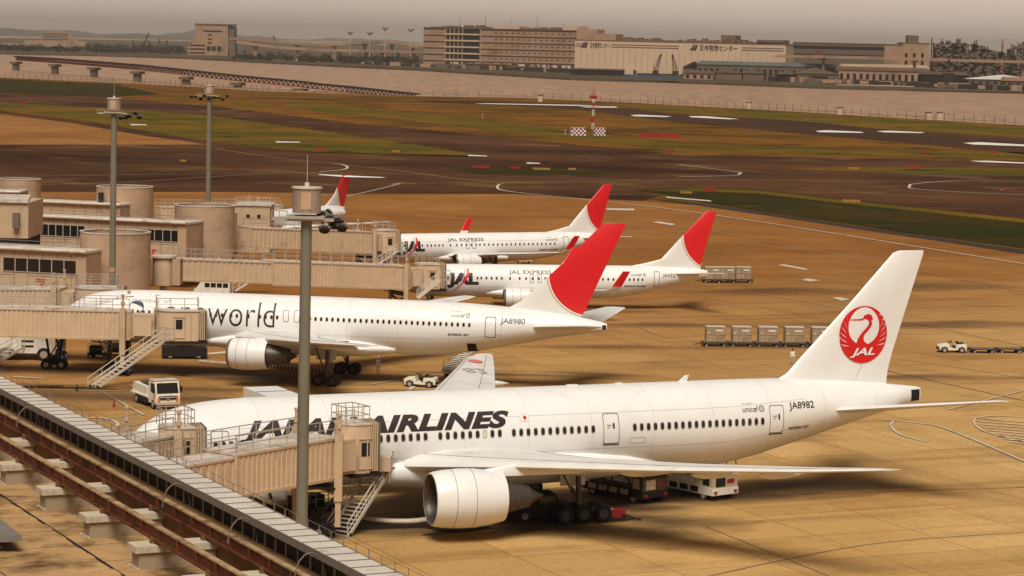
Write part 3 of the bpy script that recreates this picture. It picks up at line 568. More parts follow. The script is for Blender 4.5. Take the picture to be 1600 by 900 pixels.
# trees of the far shore: one wooded mass
M_tree = mat('far_foliage', (.022,.018,.009), 1, 0, .35, .08)
mb = MB()
def clump(mb, c, r, n, r_):
    for k in range(n):
        d = Vector((r_.gauss(0,1), r_.gauss(0,1), r_.gauss(0,.6))); d = d.normalized()*r*r_.uniform(.3,1); q = Vector(c)+d; s_ = r*r_.uniform(.18,.4)
        a = Vector((r_.uniform(-1,1), r_.uniform(-1,1), r_.uniform(-1,1))).normalized(); b = a.orthogonal().normalized()
        mb.add([q+a*s_, q+b*s_, q-a*s_, q-b*s_], [(0,1,2,3)])
for (x0, x1, y0, y1, n) in ((-60,290,80,85,150),(365,655,94,103,120),(130,290,77,80,60),(0,60,78,80,20),(540,655,98,101,40),(1500,1640,112,116,12)):
    for i in range(n):
        px = r_.uniform(x0, x1); py = y0+(y1-y0)*(px-x0)/(x1-x0)-r_.uniform(0,3); p = G(px, py, -1.2)
        if p.y < 8000: rr_ = r_.uniform(3.5, 7); clump(mb, (p.x, p.y, rr_*.6), rr_, 26, r_)
o = setting(mb.build('far_woods', M_tree), 'stuff'); o['label'] = 'dark trees lining the left far shore'
# red truss approach pier
root = None; PX = [(25,88,2358),(86,91.5,2210),(147,96,2090),(215,101.5,1965),(291,109.5,1885),(372,118.5,1833),(470,127.5,1770),(500,131.5,1750),(540,135,1730),(650,147,1640)]
o = A(*PX[0]); b0 = Vector((o.x, o.y, -3.2)); root = thing('approach_pier', 'long red truss bridge on stone piers stepping out across the bay', 'bridge', b0)
tr = MB(); dk = MB(); M_truss = mat('truss_red', (.20,.035,.03), .6, 0, .2, .1)
pts = [A(*p)-b0 for p in PX]
for p, q in zip(pts, pts[1:]):
    dk.bar(p, q, 5, 1.0); L = (q-p).length; n = max(3, int(L/6))
    for sy in (-2.2, 2.2):
        off = Vector((0, sy, 0)); lo = Vector((0, sy, -3.4)); tr.bar(p+lo, q+lo, .5); tr.bar(p+off+Vector((0,0,-.5)), q+off+Vector((0,0,-.5)), .5)
        for k in range(n):
            a, b = p.lerp(q, k/n), p.lerp(q, (k+.5)/n); c = p.lerp(q, (k+1)/n); tr.bar(a+off, b+lo, .35); tr.bar(b+lo, c+off, .35)
tr.build('truss', M_truss, root); dk.build('deck', M_steel, root)
for p in pts[:-1]:
    mb = MB(); mb.b2((p.x-2.8, p.y-2.5, 0), (p.x+2.8, p.y+2.5, p.z-6.6)); mb.b2((p.x-5, p.y-4, p.z-6.6), (p.x+5, p.y+4, p.z-4.7)); mb.build('pier', M_bldg, root)
# shoreline fence
root = thing('fence', 'thin post fence following the near shoreline of the bay', 'fence', (land[2].x, land[2].y, 0)); mb = MB(); o = Vector((land[2].x, land[2].y, 0))
for a, b in zip(land[1:-1], land[2:]):
    n = int((b-a).length/7)
    for k in range(n): c = a.lerp(b, k/n)-o; mb.bar(c+Vector((0,-3,0)), c+Vector((0,-3,3.6)), .26)
    mb.bar(a-o+Vector((0,-3,1.2)), b-o+Vector((0,-3,1.2)), .15); pass
mb.build('posts_and_wires', M_bldg, root)
# near-shore cabinets
for px, py, lb in ((844,154,'leftmost pale cabinet on the shoreline'),(1170,165,'pale cabinet on the shoreline, above the grass'),(1312,174,'pale cabinet in the middle of the shoreline fence'),(1451,182,'tan cabinet left of the last one on the shoreline'),(1468,182,'rightmost pale cabinet on the shoreline')):
    p = G(px, py+5, 0); t_ = thing('equipment_cabinet', lb, 'cabinet', (p.x, p.y, 0), 0, 'cabinets along the shoreline'); mb = MB(); mb.b2((-1.2,-1,0),(1.2,1,3.4)); mb.build('housing', M_bldw, t_); mb = MB(); mb.b2((-1.4,-1.2,3.42),(1.4,1.2,3.7)); mb.build('cap', M_steel, t_)
# ---- airfield furniture
M_sred = mat('sign_red', (.27,.012,.010), .5, 0, .1, .3); M_syel = mat('sign_yellow', (.36,.18,.02), .5, 0, .1, .3)
def taxi_sign(px, py, wd_px, ht_px, m, label, face=1):
    p = G(px, py, .05); D = p.y-CY; w_, h_ = wd_px*D/FPX, ht_px*D/FPX
    t_ = thing('taxiway_sign', label, 'sign', (p.x, p.y, .05), R(-4), 'taxiway signs on the grass'); mb = MB(); mb.b2((-w_/2,-.15,.25),(w_/2,.15,h_)); mb.build('panel', m, t_)
    mb = MB()
    for x in (-w_*.4, 0, w_*.4): mb.b2((x-.06,-.06,0),(x+.06,.06,.25))
    mb.build('leg', M_steel, t_)
    mb = MB(); n = max(2, int(w_/1.1))
    if m is M_syel:
        for k in range(n): x = -w_/2+w_*(k+.25)/n; mb.b2((x,-.17,.45),(x+w_*.4/n,-.151,h_-.3))
        mb.build('black_legend', M_black, t_)
for a_ in ((502,234,21,4.5,M_sred,'red sign on the left grass strip beyond the T-tailed jet'),(751,264,26,6,M_sred,'wide red sign at the left of the small grass island'),(805,265,17,5,M_sred,'short red sign next to the wide one on the grass island'),(846,267,27,5,M_syel,'long yellow sign on the small grass island'),(894,267,12,4.5,M_syel,'short yellow sign at the right of the grass island'),(1030,216,62,8,M_sred,'longest red board on the brown grass right of the radio mast'),(1046,238,14,5,M_sred,'small red sign below the longest red board'),(1108,300,20,7,M_sred,'red sign above the far right winglet jet, on the green strip'),(1072,304,18,5,M_syel,'yellow sign left of the red one on the green strip'),(1330,318,28,6,M_syel,'yellow sign in the middle of the right green strip'),(1427,263,24,5,M_sred,'red sign on the thin grass strip at the right'),(1334,266,16,4.5,M_syel,'small yellow sign on the thin grass strip at the right'),(1445,240,16,4,M_sred,'dull red sign on the brown grass at the far right'),(1552,240,14,4.5,M_sred,'red sign close to the right edge'),(958,213,6,4,M_sred,'tiny red box right of the chequered huts'),(619,239,12,4.5,M_syel,'tiny yellow sign on the left grass wedge'),(286,254,10,4.5,M_syel,'yellow sign on the dark taxiway left of the second mast'),(38,163,8,4,M_sred,'tiny red sign at the far left'),(432,165,12,4,M_sred,'red sign on the dry grass below the truss bridge'),(226,154,8,4,M_sred,'small red sign above the left mast')): taxi_sign(*a_)
def checker(px, py, wpx, hpx, label):
    p = G(px, py, .05); D = p.y-CY; w_, h_ = wpx*D/FPX, hpx*D/FPX; t_ = thing('equipment_hut', label, 'hut', (p.x, p.y, 0), R(8)); mb = MB(); nx, nz_ = 7, 4
    mb.b2((-w_/2,0,0),(w_/2,3,h_))
    for i in range(nx):
        for j in range(nz_):
            if (i+j) % 2: mb.b2((-w_/2+w_*i/nx, -.03, h_*j/nz_), (-w_/2+w_*(i+1)/nx, -.01, h_*(j+1)/nz_), 1)
    for i in range(4):
        for j in range(nz_):
            if (i+j) % 2 == 0: mb.b2((w_/2+.01, 3*i/4, h_*j/nz_), (w_/2+.03, 3*(i+1)/4, h_*(j+1)/nz_), 1)
    mb.build('wall', [M_wpaint, mat('chequer_red', (.20,.03,.025), .6)], t_); mb = MB(); mb.b2((-w_/2-.1,-.1,h_+.01),(w_/2+.1,3.1,h_+.15)); mb.build('roof', M_bldw, t_)
checker(904, 212, 23, 12, 'left red and white chequered hut beside the radio mast'); checker(937, 212, 18, 12, 'right red and white chequered hut beside the radio mast')
p = G(926, 212, .05); D = p.y-CY; hh = 72*D/FPX; t_ = thing('radio_mast', 'slender red and white lattice mast between the chequered huts', 'mast', (p.x, p.y, 0))
for k in range(7):
    mb = MB(); z0, z1 = hh*k/7, hh*(k+1)/7
    for dx, dy in ((-.35,-.35),(.35,-.35),(.35,.35),(-.35,.35)): mb.bar((dx,dy,z0),(dx,dy,z1),.14)
    for j in range(3): a_, b_ = z0+(z1-z0)*j/3, z0+(z1-z0)*(j+1)/3; mb.bar((-.35,-.36,a_),(.35,-.36,b_),.1); mb.bar((.36,-.35,a_),(.36,.35,b_),.1)
    mb.build('lattice_section', M_sred if k % 2 == 0 else M_wpaint, t_)
mb = MB(); mb.b2((-1.4,-.5,hh*.80),(1.2,.5,hh*.87)); mb.b2((-1.2,-.5,hh*.30),(.5,.5,hh*.38)); mb.build('beacon_box', M_sred, t_)
for px, py, h_, lb in ((883,212,10,'short striped pole left of the chequered huts'),(754,188,10,'thin marker pole on the brown grass'),(1170,165,8,'thin post at the runway edge')):
    p = G(px, py, .05); t_ = thing('marker_pole', lb, 'pole', (p.x, p.y, 0)); z = h_*(p.y-CY)/FPX; mb = MB()
    for k in range(4): mb.cyl((0,0,z*k/4),(0,0,z*(k+1)/4),.14,.14,6,k % 2)
    mb.build('pole', [M_sred, M_wpaint], t_)
# haze
hz_ = MB(); hz_.b2((-33000,-900,-5),(33000,33000,190))
o = hz_.build('haze', bpy.data.materials.new('haze_air')); setting(o, 'stuff'); o['label'] = 'thin summer haze over airfield and bay'
m = o.data.materials[0]; m.use_nodes = True; t = m.node_tree; t.nodes.clear(); ou = t.nodes.new('ShaderNodeOutputMaterial'); pv = t.nodes.new('ShaderNodeVolumePrincipled')
pv.inputs['Color'].default_value = (.93,.86,.80,1); pv.inputs['Density'].default_value = .00005; pv.inputs['Anisotropy'].default_value = .3; t.links.new(pv.outputs[0], ou.inputs['Volume'])
def fin_mat(name, cx, cz, r, top=None):
    """red fin bounded by an arc, thin grey arc outside it"""
    m, t, b = nodes_of(name); N = t.nodes.new; L = t.links.new
    tc = N('ShaderNodeTexCoord'); sp = N('ShaderNodeSeparateXYZ'); L(tc.outputs['Object'], sp.inputs[0])
    cb = N('ShaderNodeCombineXYZ'); L(sp.outputs[0], cb.inputs[0]); L(sp.outputs[2], cb.inputs[1])
    ds = N('ShaderNodeVectorMath'); ds.operation = 'DISTANCE'; L(cb.outputs[0], ds.inputs[0]); ds.inputs[1].default_value = (cx, cz, 0)
    def lt(v):
        n = N('ShaderNodeMath'); n.operation = 'LESS_THAN'; L(ds.outputs['Value'], n.inputs[0]); n.inputs[1].default_value = v; return n.outputs[0]
    gt = N('ShaderNodeMath'); gt.operation = 'GREATER_THAN'; L(sp.outputs[2], gt.inputs[0]); gt.inputs[1].default_value = cz
    def orr(x):
        n = N('ShaderNodeMath'); n.operation = 'MAXIMUM'; L(x, n.inputs[0]); L(gt.outputs[0], n.inputs[1]); return n.outputs[0]
    def mixc(f, a, c):
        n = N('ShaderNodeMix'); n.data_type = 'RGBA'; L(f, n.inputs[0])
        if isinstance(a, tuple): n.inputs[6].default_value = a
        else: L(a, n.inputs[6])
        n.inputs[7].default_value = c; return n.outputs[2]
    c = mixc(lt(r*1.06), (.72, .70, .66, 1), (.42, .37, .32, 1)); c = mixc(lt(r*1.03), c, (.72, .70, .66, 1)); c = mixc(orr(lt(r)), c, (.62, .006, .010, 1))
    L(c, b.inputs['Base Color']); b.inputs['Roughness'].default_value = .4
    return m
FOIL = [(0,0),(.012,.30),(.05,.60),(.12,.85),(.25,1.0),(.4,.96),(.6,.72),(.8,.40),(1,.03)]
def foil(x0, x1, th, camber=.0):
    c = x1-x0; up = [(x0+u*c, v*th*.5+camber*math.sin(math.pi*u)) for u, v in FOIL]; lo = [(x0+u*c, -v*th*.42+camber*math.sin(math.pi*u)) for u, v in FOIL[::-1]]
    return up+lo[1:-1]
class Plane:
    def __init__(s, root, tab):
        s.root = root; s.S = spline(tab, 6)
    def sec(s, a):
        S = s.S
        if a <= S[0][0]: return S[0]
        for p, q in zip(S, S[1:]):
            if p[0] <= a <= q[0]:
                t = (a-p[0])/max(1e-6, q[0]-p[0]); return tuple(p[i]+(q[i]-p[i])*t for i in range(4))
        return S[-1]
    def on(s, a, z, off=.012):
        """point on the port skin at height z"""
        _, zt, zb, hw = s.sec(a); zc, rz = (zt+zb)/2, (zt-zb)/2; k = max(-.999, min(.999, (z-zc)/rz)); y = -hw*math.sqrt(1-k*k)
        n = Vector((0, y/hw/hw, (z-zc)/rz/rz)).normalized(); return Vector((a, y, z))+n*off
    def arc(s, a, z0, d, off=.012):
        """point d metres up the skin from height z0"""
        _, zt, zb, hw = s.sec(a); zc, rz = (zt+zb)/2, (zt-zb)/2; k = max(-.98, min(.98, (z0-zc)/rz)); ph = math.asin(k)+d/rz
        n = Vector((0, -math.cos(ph), math.sin(ph))); return Vector((a, -math.cos(ph)*hw, zc+math.sin(ph)*rz))+n*off
    def fuselage(s, m, mats=None):
        mb = MB(); n = 56
        rings = [[(a, hw*math.sin(2*math.pi*i/n), (zt+zb)/2+(zt-zb)/2*math.cos(2*math.pi*i/n)) for i in range(n)] for a, zt, zb, hw in s.S]
        mb.loft(rings); s.fus = mb.build('fuselage', m, s.root)
        q = MB(); L_ = s.S[-1][0]; k = max(4, int(L_/4.6)); n = 40
        for j in range(1, k):
            a0 = L_*j/k
            for a in (a0,):
                _, zt, zb, hw = s.sec(a); _, zt2, zb2, hw2 = s.sec(a+.03)
                r0 = [(a, (hw+.005)*math.sin(2*math.pi*i/n), (zt+zb)/2+((zt-zb)/2+.005)*math.cos(2*math.pi*i/n)) for i in range(n)]
                r1 = [(a+.03, (hw2+.005)*math.sin(2*math.pi*i/n), (zt2+zb2)/2+((zt2-zb2)/2+.005)*math.cos(2*math.pi*i/n)) for i in range(n)]
                q.loft([r0, r1], cap0=False, cap1=False)
        for f in (.34, .74):
            for i in range(40):
                a = L_*(.12+.7*i/40); b = L_*(.12+.7*(i+1)/40); z = lambda x: s.sec(x)[2]+(s.sec(x)[1]-s.sec(x)[2])*f
                q.add([s.on(a, z(a), .006), s.on(b, z(b), .006), s.on(b, z(b)+.025, .006), s.on(a, z(a)+.025, .006)], [(0,1,2,3)])
        q.build('skin_seam', M_seam, s.fus); return s.fus
    def patch(s, mb, a0, a1, z0, z1, off, mi=0, na=2, nz=6):
        vs = [s.on(a0+(a1-a0)*i/na, z0+(z1-z0)*j/nz, off) for j in range(nz+1) for i in range(na+1)]; w = na+1
        mb.add(vs, [(j*w+i, j*w+i+1, (j+1)*w+i+1, (j+1)*w+i) for j in range(nz) for i in range(na)], mi, True)
    def outline(s, mb, a0, a1, z0, z1, wd=.05, off=.02, mi=0):
        r = .15; pts = []
        for cx, cz, t0 in ((a1-r, z1-r, 0), (a0+r, z1-r, 90), (a0+r, z0+r, 180), (a1-r, z0+r, 270)):
            for k in range(4): t = R(t0+30*k); pts.append((cx+r*math.cos(t), cz+r*math.sin(t)))
            if t0 == 90 or t0 == 270:
                e = z0 if t0 == 90 else z1
                for k in range(1, 6):
                    f = k/6; pts.append(((a0 if t0 == 90 else a1), (z1-r)+(z0+r-z1+r)*f if t0 == 90 else (z0+r)+(z1-r-z0-r)*f))
        c = ((a0+a1)/2, (z0+z1)/2); n = len(pts)
        inn = [(c[0]+(x-c[0])*(1-wd/(a1-a0)*2), c[1]+(z-c[1])*(1-wd/(z1-z0)*2)) for x, z in pts]
        vs = [s.on(x, z, off) for x, z in pts]+[s.on(x, z, off) for x, z in inn]
        mb.add(vs, [(i, (i+1) % n, n+(i+1) % n, n+i) for i in range(n)], mi)
    def door(s, a0, a1, z0, z1, win=True, sill=True, wd=.05):
        mb = MB(); s.patch(mb, a0+.02, a1-.02, z0+.02, z1-.02, .008, 0); s.outline(mb, a0, a1, z0, z1, wd, .02, 1)
        if win: am = (a0+a1)/2+.18; s.patch(mb, am-.07, am+.07, (z0+z1)/2+.0, (z0+z1)/2+.38, .03, 2)
        if sill: s.patch(mb, a0-.02, a1+.02, z0-.10, z0-.03, .03, 2)
        if win: s.patch(mb, (a0+a1)/2-.35, (a0+a1)/2+.0, (z0+z1)/2+.22, (z0+z1)/2+.27, .03, 1); s.patch(mb, (a0+a1)/2-.35, (a0+a1)/2-.1, (z0+z1)/2+.06, (z0+z1)/2+.10, .03, 1)
        return mb.build('cabin_door', [M_white, M_line, M_black], s.root)
    def windows(s, alist, z, w=.13, h=.21, blind=()):
        base = None
        for k, a in enumerate(alist):
            n = 12; mb = MB()
            for q, (sx, mi, off) in enumerate(((1.28, 1, .010), (1.0, 0, .018))):
                ring = [s.on(a+w*sx*math.copysign(abs(math.cos(t))**.7, math.cos(t)), z+h*sx*math.copysign(abs(math.sin(t))**.7, math.sin(t)), off) for t in [2*math.pi*i/n for i in range(n)]]
                mb.add(ring, [tuple(range(n))], mi)
            mb.build('cabin_window', [M_blind if k in blind else M_glass, M_winframe], s.root)
    def text(s, txt, a0, a1, z0, cap, m, name='lettering', bold=0., shear=0., cut=.12, spacing=1.):
        """letters from a0 to a1 standing on height z0 with cap height"""
        bm = text_mesh(txt, 1.0, bold=bold, shear=shear, spacing=spacing)
        xs = [v.co.x for v in bm.verts]; x0, x1 = min(xs), max(xs); bm.free()
        b2 = text_mesh('H', 1.0, bold=bold); hy = max(v.co.y for v in b2.verts)-min(v.co.y for v in b2.verts); b2.free()
        k = cap/hy; sx = (a1-a0)/((x1-x0))
        return text_obj(name, txt, 1.0, m, lambda x, y: s.arc(a0+(x-x0)*sx, z0, y*k, .02), s.root, cut=cut/k, bold=bold, shear=shear, spacing=spacing)
    def wing(s, secs, side, m, name='wing', extra=None):
        """secs: (p, xLE, xTE, z, thickness)"""
        mb = MB(); rings = []
        for p, x0, x1, z, th in secs: rings.append([(x, side*-p, z+v) for x, v in foil(x0, x1, th, .12*th)])
        mb.loft(rings)
        # leading-edge slats and flap gaps as dark thin lines standing 4 mm proud
        def zt(p, f):
            for q, r in zip(secs, secs[1:]):
                if q[0] <= p <= r[0]:
                    t = (p-q[0])/(r[0]-q[0]); S5 = [q[i]+(r[i]-q[i])*t for i in range(5)]
                    x0, x1, z, th = S5[1:]
                    for (u0, v0), (u1, v1) in zip(FOIL, FOIL[1:]):
                        if u0 <= f <= u1: v = v0+(v1-v0)*(f-u0)/(u1-u0); break
                    return (x0+(x1-x0)*f, side*-p, z+v*th*.5+.12*th*math.sin(math.pi*f)+.006)
        s.zt = zt
        p0, p1 = secs[0][0]+.4, secs[-1][0]-.6
        for f in (.12, .74):
            for k in range(24):
                a, b = zt(p0+(p1-p0)*k/24, f), zt(p0+(p1-p0)*(k+1)/24, f)
                if a and b: mb.bar(a, b, .05, .012, 1)
        for k in range(1, 9):
            p = p0+(p1-p0)*k/9; a, b = zt(p, .74), zt(p, .97)
            if a and b: mb.bar(a, b, .04, .012, 1)
            a, b = zt(p, .01), zt(p, .12)
            if a and b: mb.bar(a, b, .04, .012, 1)
        w = mb.build(name, [m, M_line], s.root)
        return w
    def canoe(s, wing, p, x0, x1, z, r=.32, side=1):
        mb = MB(); L = x1-x0
        mb.lathe([(0,.02),(.08*L,r*.6),(.25*L,r),(.55*L,r),(.8*L,r*.6),(L,.03)], (x0, side*-p, z), n=12)
        return mb.build('flap_fairing', M_wing, wing)
    def engine(s, a, p, z, prof, fan_a, fan_r, core, side=1, lip=True, plug=None, toe=4.):
        kk = min(range(len(prof)), key=lambda i: prof[i][0]); e = MB(); e.lathe(prof[kk:], (0, side*-p, z), n=48)
        eng = e.build('engine', M_white, s.root); e = MB(); e.lathe(prof[:kk+1], (0, side*-p, z), n=48); e.build('intake_duct', M_dmetal, eng)
        if lip:
            l = MB(); k = max(range(len(prof)), key=lambda i: -prof[i][0]); x, r = prof[k]
            l.lathe([(x+.35, r-.115), (x+.08, r-.06), (x-.012, r), (x+.07, r+.075), (x+.26, r+.135)], (0, side*-p, z), n=48); l.build('intake_lip', M_lip, eng)
        f = MB(); f.lathe([(fan_a, .01), (fan_a, fan_r)], (0, side*-p, z), n=32, mi=0)
        for i in range(22):
            t = 2*math.pi*i/22; c, q = math.cos(t), math.sin(t); u = Vector((0, c, q)); v = Vector((0, -q, c)); o = Vector((fan_a-.06, side*-p, z))
            f.add([o+u*.35*fan_r/1.5, o+u*fan_r*.98, o+u*fan_r*.98+v*.16+Vector((-.12,0,0)), o+u*.35*fan_r/1.5+v*.1+Vector((-.1,0,0))], [(0,1,2,3)], 1)
        f.lathe([(fan_a-.75*fan_r/1.5,.01),(fan_a-.5*fan_r/1.5,.17*fan_r),(fan_a-.1,.34*fan_r)], (0, side*-p, z), n=20, mi=1)
        f.build('fan', [M_black, M_dmetal], eng)
        c = MB(); c.lathe(core, (0, side*-p, z), n=32); c.build('exhaust_nozzle', M_dmetal, eng)
        # panel seams
        q = MB()
        for fx in (.33, .66):
            x = prof[-1][0]*fx+a*(1-fx); rr = None
            for (xa, ra), (xb, rb) in zip(prof, prof[1:]):
                if xa < x <= xb and ra > fan_r*1.02: rr = ra+(rb-ra)*(x-xa)/(xb-xa)
            if rr: q.lathe([(x, rr+.006), (x+.035, rr+.006)], (0, side*-p, z), n=48)
        if q.v: q.build('cowl_seam', M_line, eng)
        c_ = Vector((prof[-1][0], side*-p, z)); eng.matrix_basis = Matrix.Translation(c_) @ Matrix.Rotation(R(toe)*-side, 4, 'Z') @ Matrix.Translation(-c_)
        return eng
    def gear(s, a, p, ztop, wheels, r, wd, side=1, name='main_gear'):
        g = MB(); y = side*-p
        g.cyl((a, y, r), (a, y*.93, ztop), .16, .2, 10); g.cyl((a, y, r*1.6), (a-1.2, y*.9, ztop), .07, .07, 8); g.cyl((a, y, r*1.8), (a, y*.5, ztop), .07, .07, 8)
        if len(wheels) > 1: g.bar((a+min(wheels)-.1, y, r), (a+max(wheels)+.1, y, r), .22, .26)
        gg = g.build(name, M_dmetal, s.root)
        for dx in wheels:
            for sy in (-1, 1):
                w = MB(); yy = y+sy*wd; h = .2*r/.6
                w.lathe([(-h, r*.55), (-h, r*.86), (-h*.7, r*.97), (0, r), (h*.7, r*.97), (h, r*.86), (h, r*.55)], (0,0,0), n=22)
                w.lathe([(-h*.8, .01), (-h*.8, r*.55)], n=16, mi=1); w.lathe([(h*.8, .01), (h*.8, r*.55)], n=16, mi=1)
                w.v = [(v[1]+a+dx, v[0]+yy, v[2]+r) for v in w.v]
                w.build('wheel', [M_black, M_dmetal], gg)
        d = MB(); d.box((a-.2, y*.86, ztop-.5), (1.9 if len(wheels) > 1 else .9, .06, 1.3)); d.build('gear_door', M_wing, gg)
        return gg
    def fin(s, secs, m, y0=0., name='tail_fin'):
        """secs: (z, xLE, xTE, thickness) vertical surface"""
        mb = MB(); mb.loft([[(x, v, z) for x, v in foil(x0, x1, th)] for z, x0, x1, th in secs])
        z0, z1 = secs[0][0], secs[-1][0]
        # rudder hinge line on both sides
        def at(z, f):
            for q, r in zip(secs, secs[1:]):
                if q[0] <= z <= r[0]:
                    t = (z-q[0])/(r[0]-q[0]); return (q[1]+(r[1]-q[1])*t)*(1-f)+(q[2]+(r[2]-q[2])*t)*f, (q[3]+(r[3]-q[3])*t)*.5
        f = mb.build(name, m, s.root)
        rd = MB()
        for sd in ((-1, 1) if m is M_white else ()):
            a, b = at(z0+(z1-z0)*.08, .7), at(z0+(z1-z0)*.25, .7)
            rd.bar((a[0], sd*(a[1]*.55+.004), z0+(z1-z0)*.08), (b[0], sd*(b[1]*.55+.004), z0+(z1-z0)*.25), .010, .02)
        if rd.v: rd.build('rudder_seam', M_winframe, f)
        return f
def inv_a(q, px, py, p):
    """aft position on a plane whose skin is p metres to port, seen at a pixel"""
    X0, Y0, th = q; d = _ray(px, py); ox, oy = CX-X0, CY-Y0
    A_ = (math.cos(th), math.sin(th)); P_ = (math.sin(th), -math.cos(th))
    op = ox*P_[0]+oy*P_[1]; dp = d.x*P_[0]+d.y*P_[1]; t = (p-op)/dp
    return ox*A_[0]+oy*A_[1]+t*(d.x*A_[0]+d.y*A_[1])
def lin(a, b, n): return [a+(b-a)*i/max(1, n-1) for i in range(n)]
def cockpit(P, pts, m=None):
    mb = MB()
    for quad in pts:
        mb.add([P.on(a, z, .02) for a, z in quad], [tuple(range(len(quad)))])
        vs = [P.on(a, z, .02) for a, z in quad]; mb.add([(v.x, -v.y, v.z) for v in vs], [tuple(range(len(quad)))])
    return mb.build('cockpit_window', M_glass, P.root)
def unicef(P, a0, a1, z, cap):
    P.text('unicef', a0, a0+(a1-a0)*.7, z, cap, M_ink, spacing=.95, bold=.0)
    c = MB(); am = a0+(a1-a0)*.86; r = cap*.55; zc = z+cap*.45
    for rr, k in ((1.0, 14), (.45, 10)):
        for i in range(k):
            t, u = 2*math.pi*i/k, 2*math.pi*(i+.75)/k
            c.add([P.on(am+r*rr*math.cos(t), zc+r*rr*math.sin(t), .02), P.on(am+r*rr*math.cos(u), zc+r*rr*math.sin(u), .02), P.on(am+r*rr*.72*math.cos(u), zc+r*rr*.72*math.sin(u), .02), P.on(am+r*rr*.72*math.cos(t), zc+r*rr*.72*math.sin(t), .02)], [(0,1,2,3)])
    c.build('emblem', M_ink, P.root)
    P.text('we support', a0, a0+(a1-a0)*.5, z+cap*1.25, cap*.3, M_grey)

# ================================================================== the wide-body in front
q777 = (0., 0., .438)
r777 = thing('airliner', 'largest jet in front, JAPAN AIRLINES lettering and red crane emblem on its white fin', 'airliner', (0,0,0), q777[2], 'airliners parked at the gates')
P = Plane(r777, [(0,4.5,4.35,.08),(.3,5.05,3.85,.62),(1,5.75,3.4,1.2),(2,6.65,3.05,1.75),(3.2,7.5,2.8,2.2),(4.6,8.1,2.66,2.56),(6.5,8.48,2.55,2.86),(9,8.66,2.5,3.06),(12,8.7,2.5,3.1),(30,8.7,2.5,3.1),(43,8.7,2.5,3.1),(47,8.7,2.85,3.02),(51,8.64,3.75,2.66),(55,8.42,4.75,2.1),(58.5,8.12,5.6,1.45),(61,7.86,6.12,.8),(62.6,7.66,6.42,.2),(63.05,7.55,6.5,.07)])
P.fuselage(M_white)
# wing/body fairing
mb = MB(); rings = []
for a, h, b, wd in ((17.0,4.1,2.9,2.6),(18.8,4.7,2.45,3.15),(21,4.95,2.2,3.5),(25,5.0,2.05,3.75),(30,4.9,2.05,3.75),(34,4.7,2.15,3.5),(37,4.3,2.4,3.1),(39.5,3.8,2.7,2.3)):
    rings.append([(a, wd*math.copysign(abs(math.sin(t))**.8, math.sin(t)), (h+b)/2+(h-b)/2*math.copysign(abs(math.cos(t))**.8, math.cos(t))) for t in [2*math.pi*i/32 for i in range(32)]])
mb.loft(rings); mb.build('wing_fairing', M_white, r777)
ws = [(2.4,19.2,33.6,4.0,1.75),(6.0,21.9,33.0,4.4,1.35),(10.2,24.95,32.7,4.9,.95),(18,30.55,36.2,5.65,.6),(26,36.3,39.75,6.55,.38),(29.2,38.6,41.1,7.0,.24),(30.4,40.1,41.5,7.15,.12)]
wing_p = P.wing(ws, 1, M_wing); 
for p, x0, x1, z in ((6.5,29.5,35.2,3.75),(13,31.0,35.6,4.65),(18,33.6,37.6,5.2),(22.5,36,39.4,5.8)): P.canoe(wing_p, p, x0, x1, z)
wing_s = P.wing(ws, -1, M_wing)
ztop = P.zt
for p, x0, x1, z in ((6.5,29.5,35.2,3.75),(13,31.0,35.6,4.65),(18,33.6,37.6,5.2),(22.5,36,39.4,5.8)): P.canoe(wing_s, p, x0, x1, z, side=-1)
# red disc and registration on the far wing
cpt = ztop(27.6, .45); d = MB(); d.lathe([(0,.01),(0,.62)], (0,0,0), ax='Z', n=28); d.v = [(cpt[0]+v[0], cpt[1]+v[1]*.9, ztop(max(24,min(30.1,27.6+v[1]*.9)), max(.05,min(.95,.45+v[0]/3.0)))[2]+.03) for v in d.v]
d.build('red_disc', mat('faded_red', (.66, .16, .14), .5, 0, .05, 2), wing_s)
def wtxt(x, y): 
    p = 25.3-(y-0)*1.0; xx = 36.4+x; 
    for q, r in zip(ws, ws[1:]):
        if q[0] <= p <= r[0]: t = (p-q[0])/(r[0]-q[0]); le = q[1]+(r[1]-q[1])*t; te = q[2]+(r[2]-q[2])*t; break
    f = max(.05, min(.95, (xx-le)/(te-le))); return (xx, p, ztop(p, f)[2]+.02)
text_obj('wing_registration', '82', 2.1, M_grey, wtxt, wing_s, cut=.4)
# engines
SC = lambda l: [(19.15+(x-19.74)*.93, r) for x, r in l]
prof = [(21.0,1.42),(20.2,1.46),(19.86,1.54),(19.74,1.64),(19.80,1.73),(20.05,1.81),(20.7,1.90),(21.8,1.96),(22.8,1.95),(24.0,1.80),(25.0,1.60),(25.0,1.50),(24.0,1.45)]
core = [(24.2,1.25),(25.0,1.15),(26.2,.88),(27.0,.72),(26.6,.62),(27.2,.5),(28.1,.06)]
for sd in (1, -1):
    e = P.engine(19.15, 9.6, 2.88, SC(prof), 20.3, 1.42, SC(core), sd, toe=7.)
    py = MB(); py.loft([[(x, sd*-9.6+v, z) for x, v in foil(x0, x1, th)] for z, x0, x1, th in ((4.3,21.6,29.5,.5),(4.75,22.8,31.5,.5),(5.15,25.2,31.9,.45))]); py.build('pylon', M_white, e)
for sd in (1, -1): P.gear(31.9, 5.5, 3.6, (-1.45, 0, 1.45), .67, .68, sd)
P.gear(6.2, 0, 3.0, (0,), .52, .35, 1, 'nose_gear')
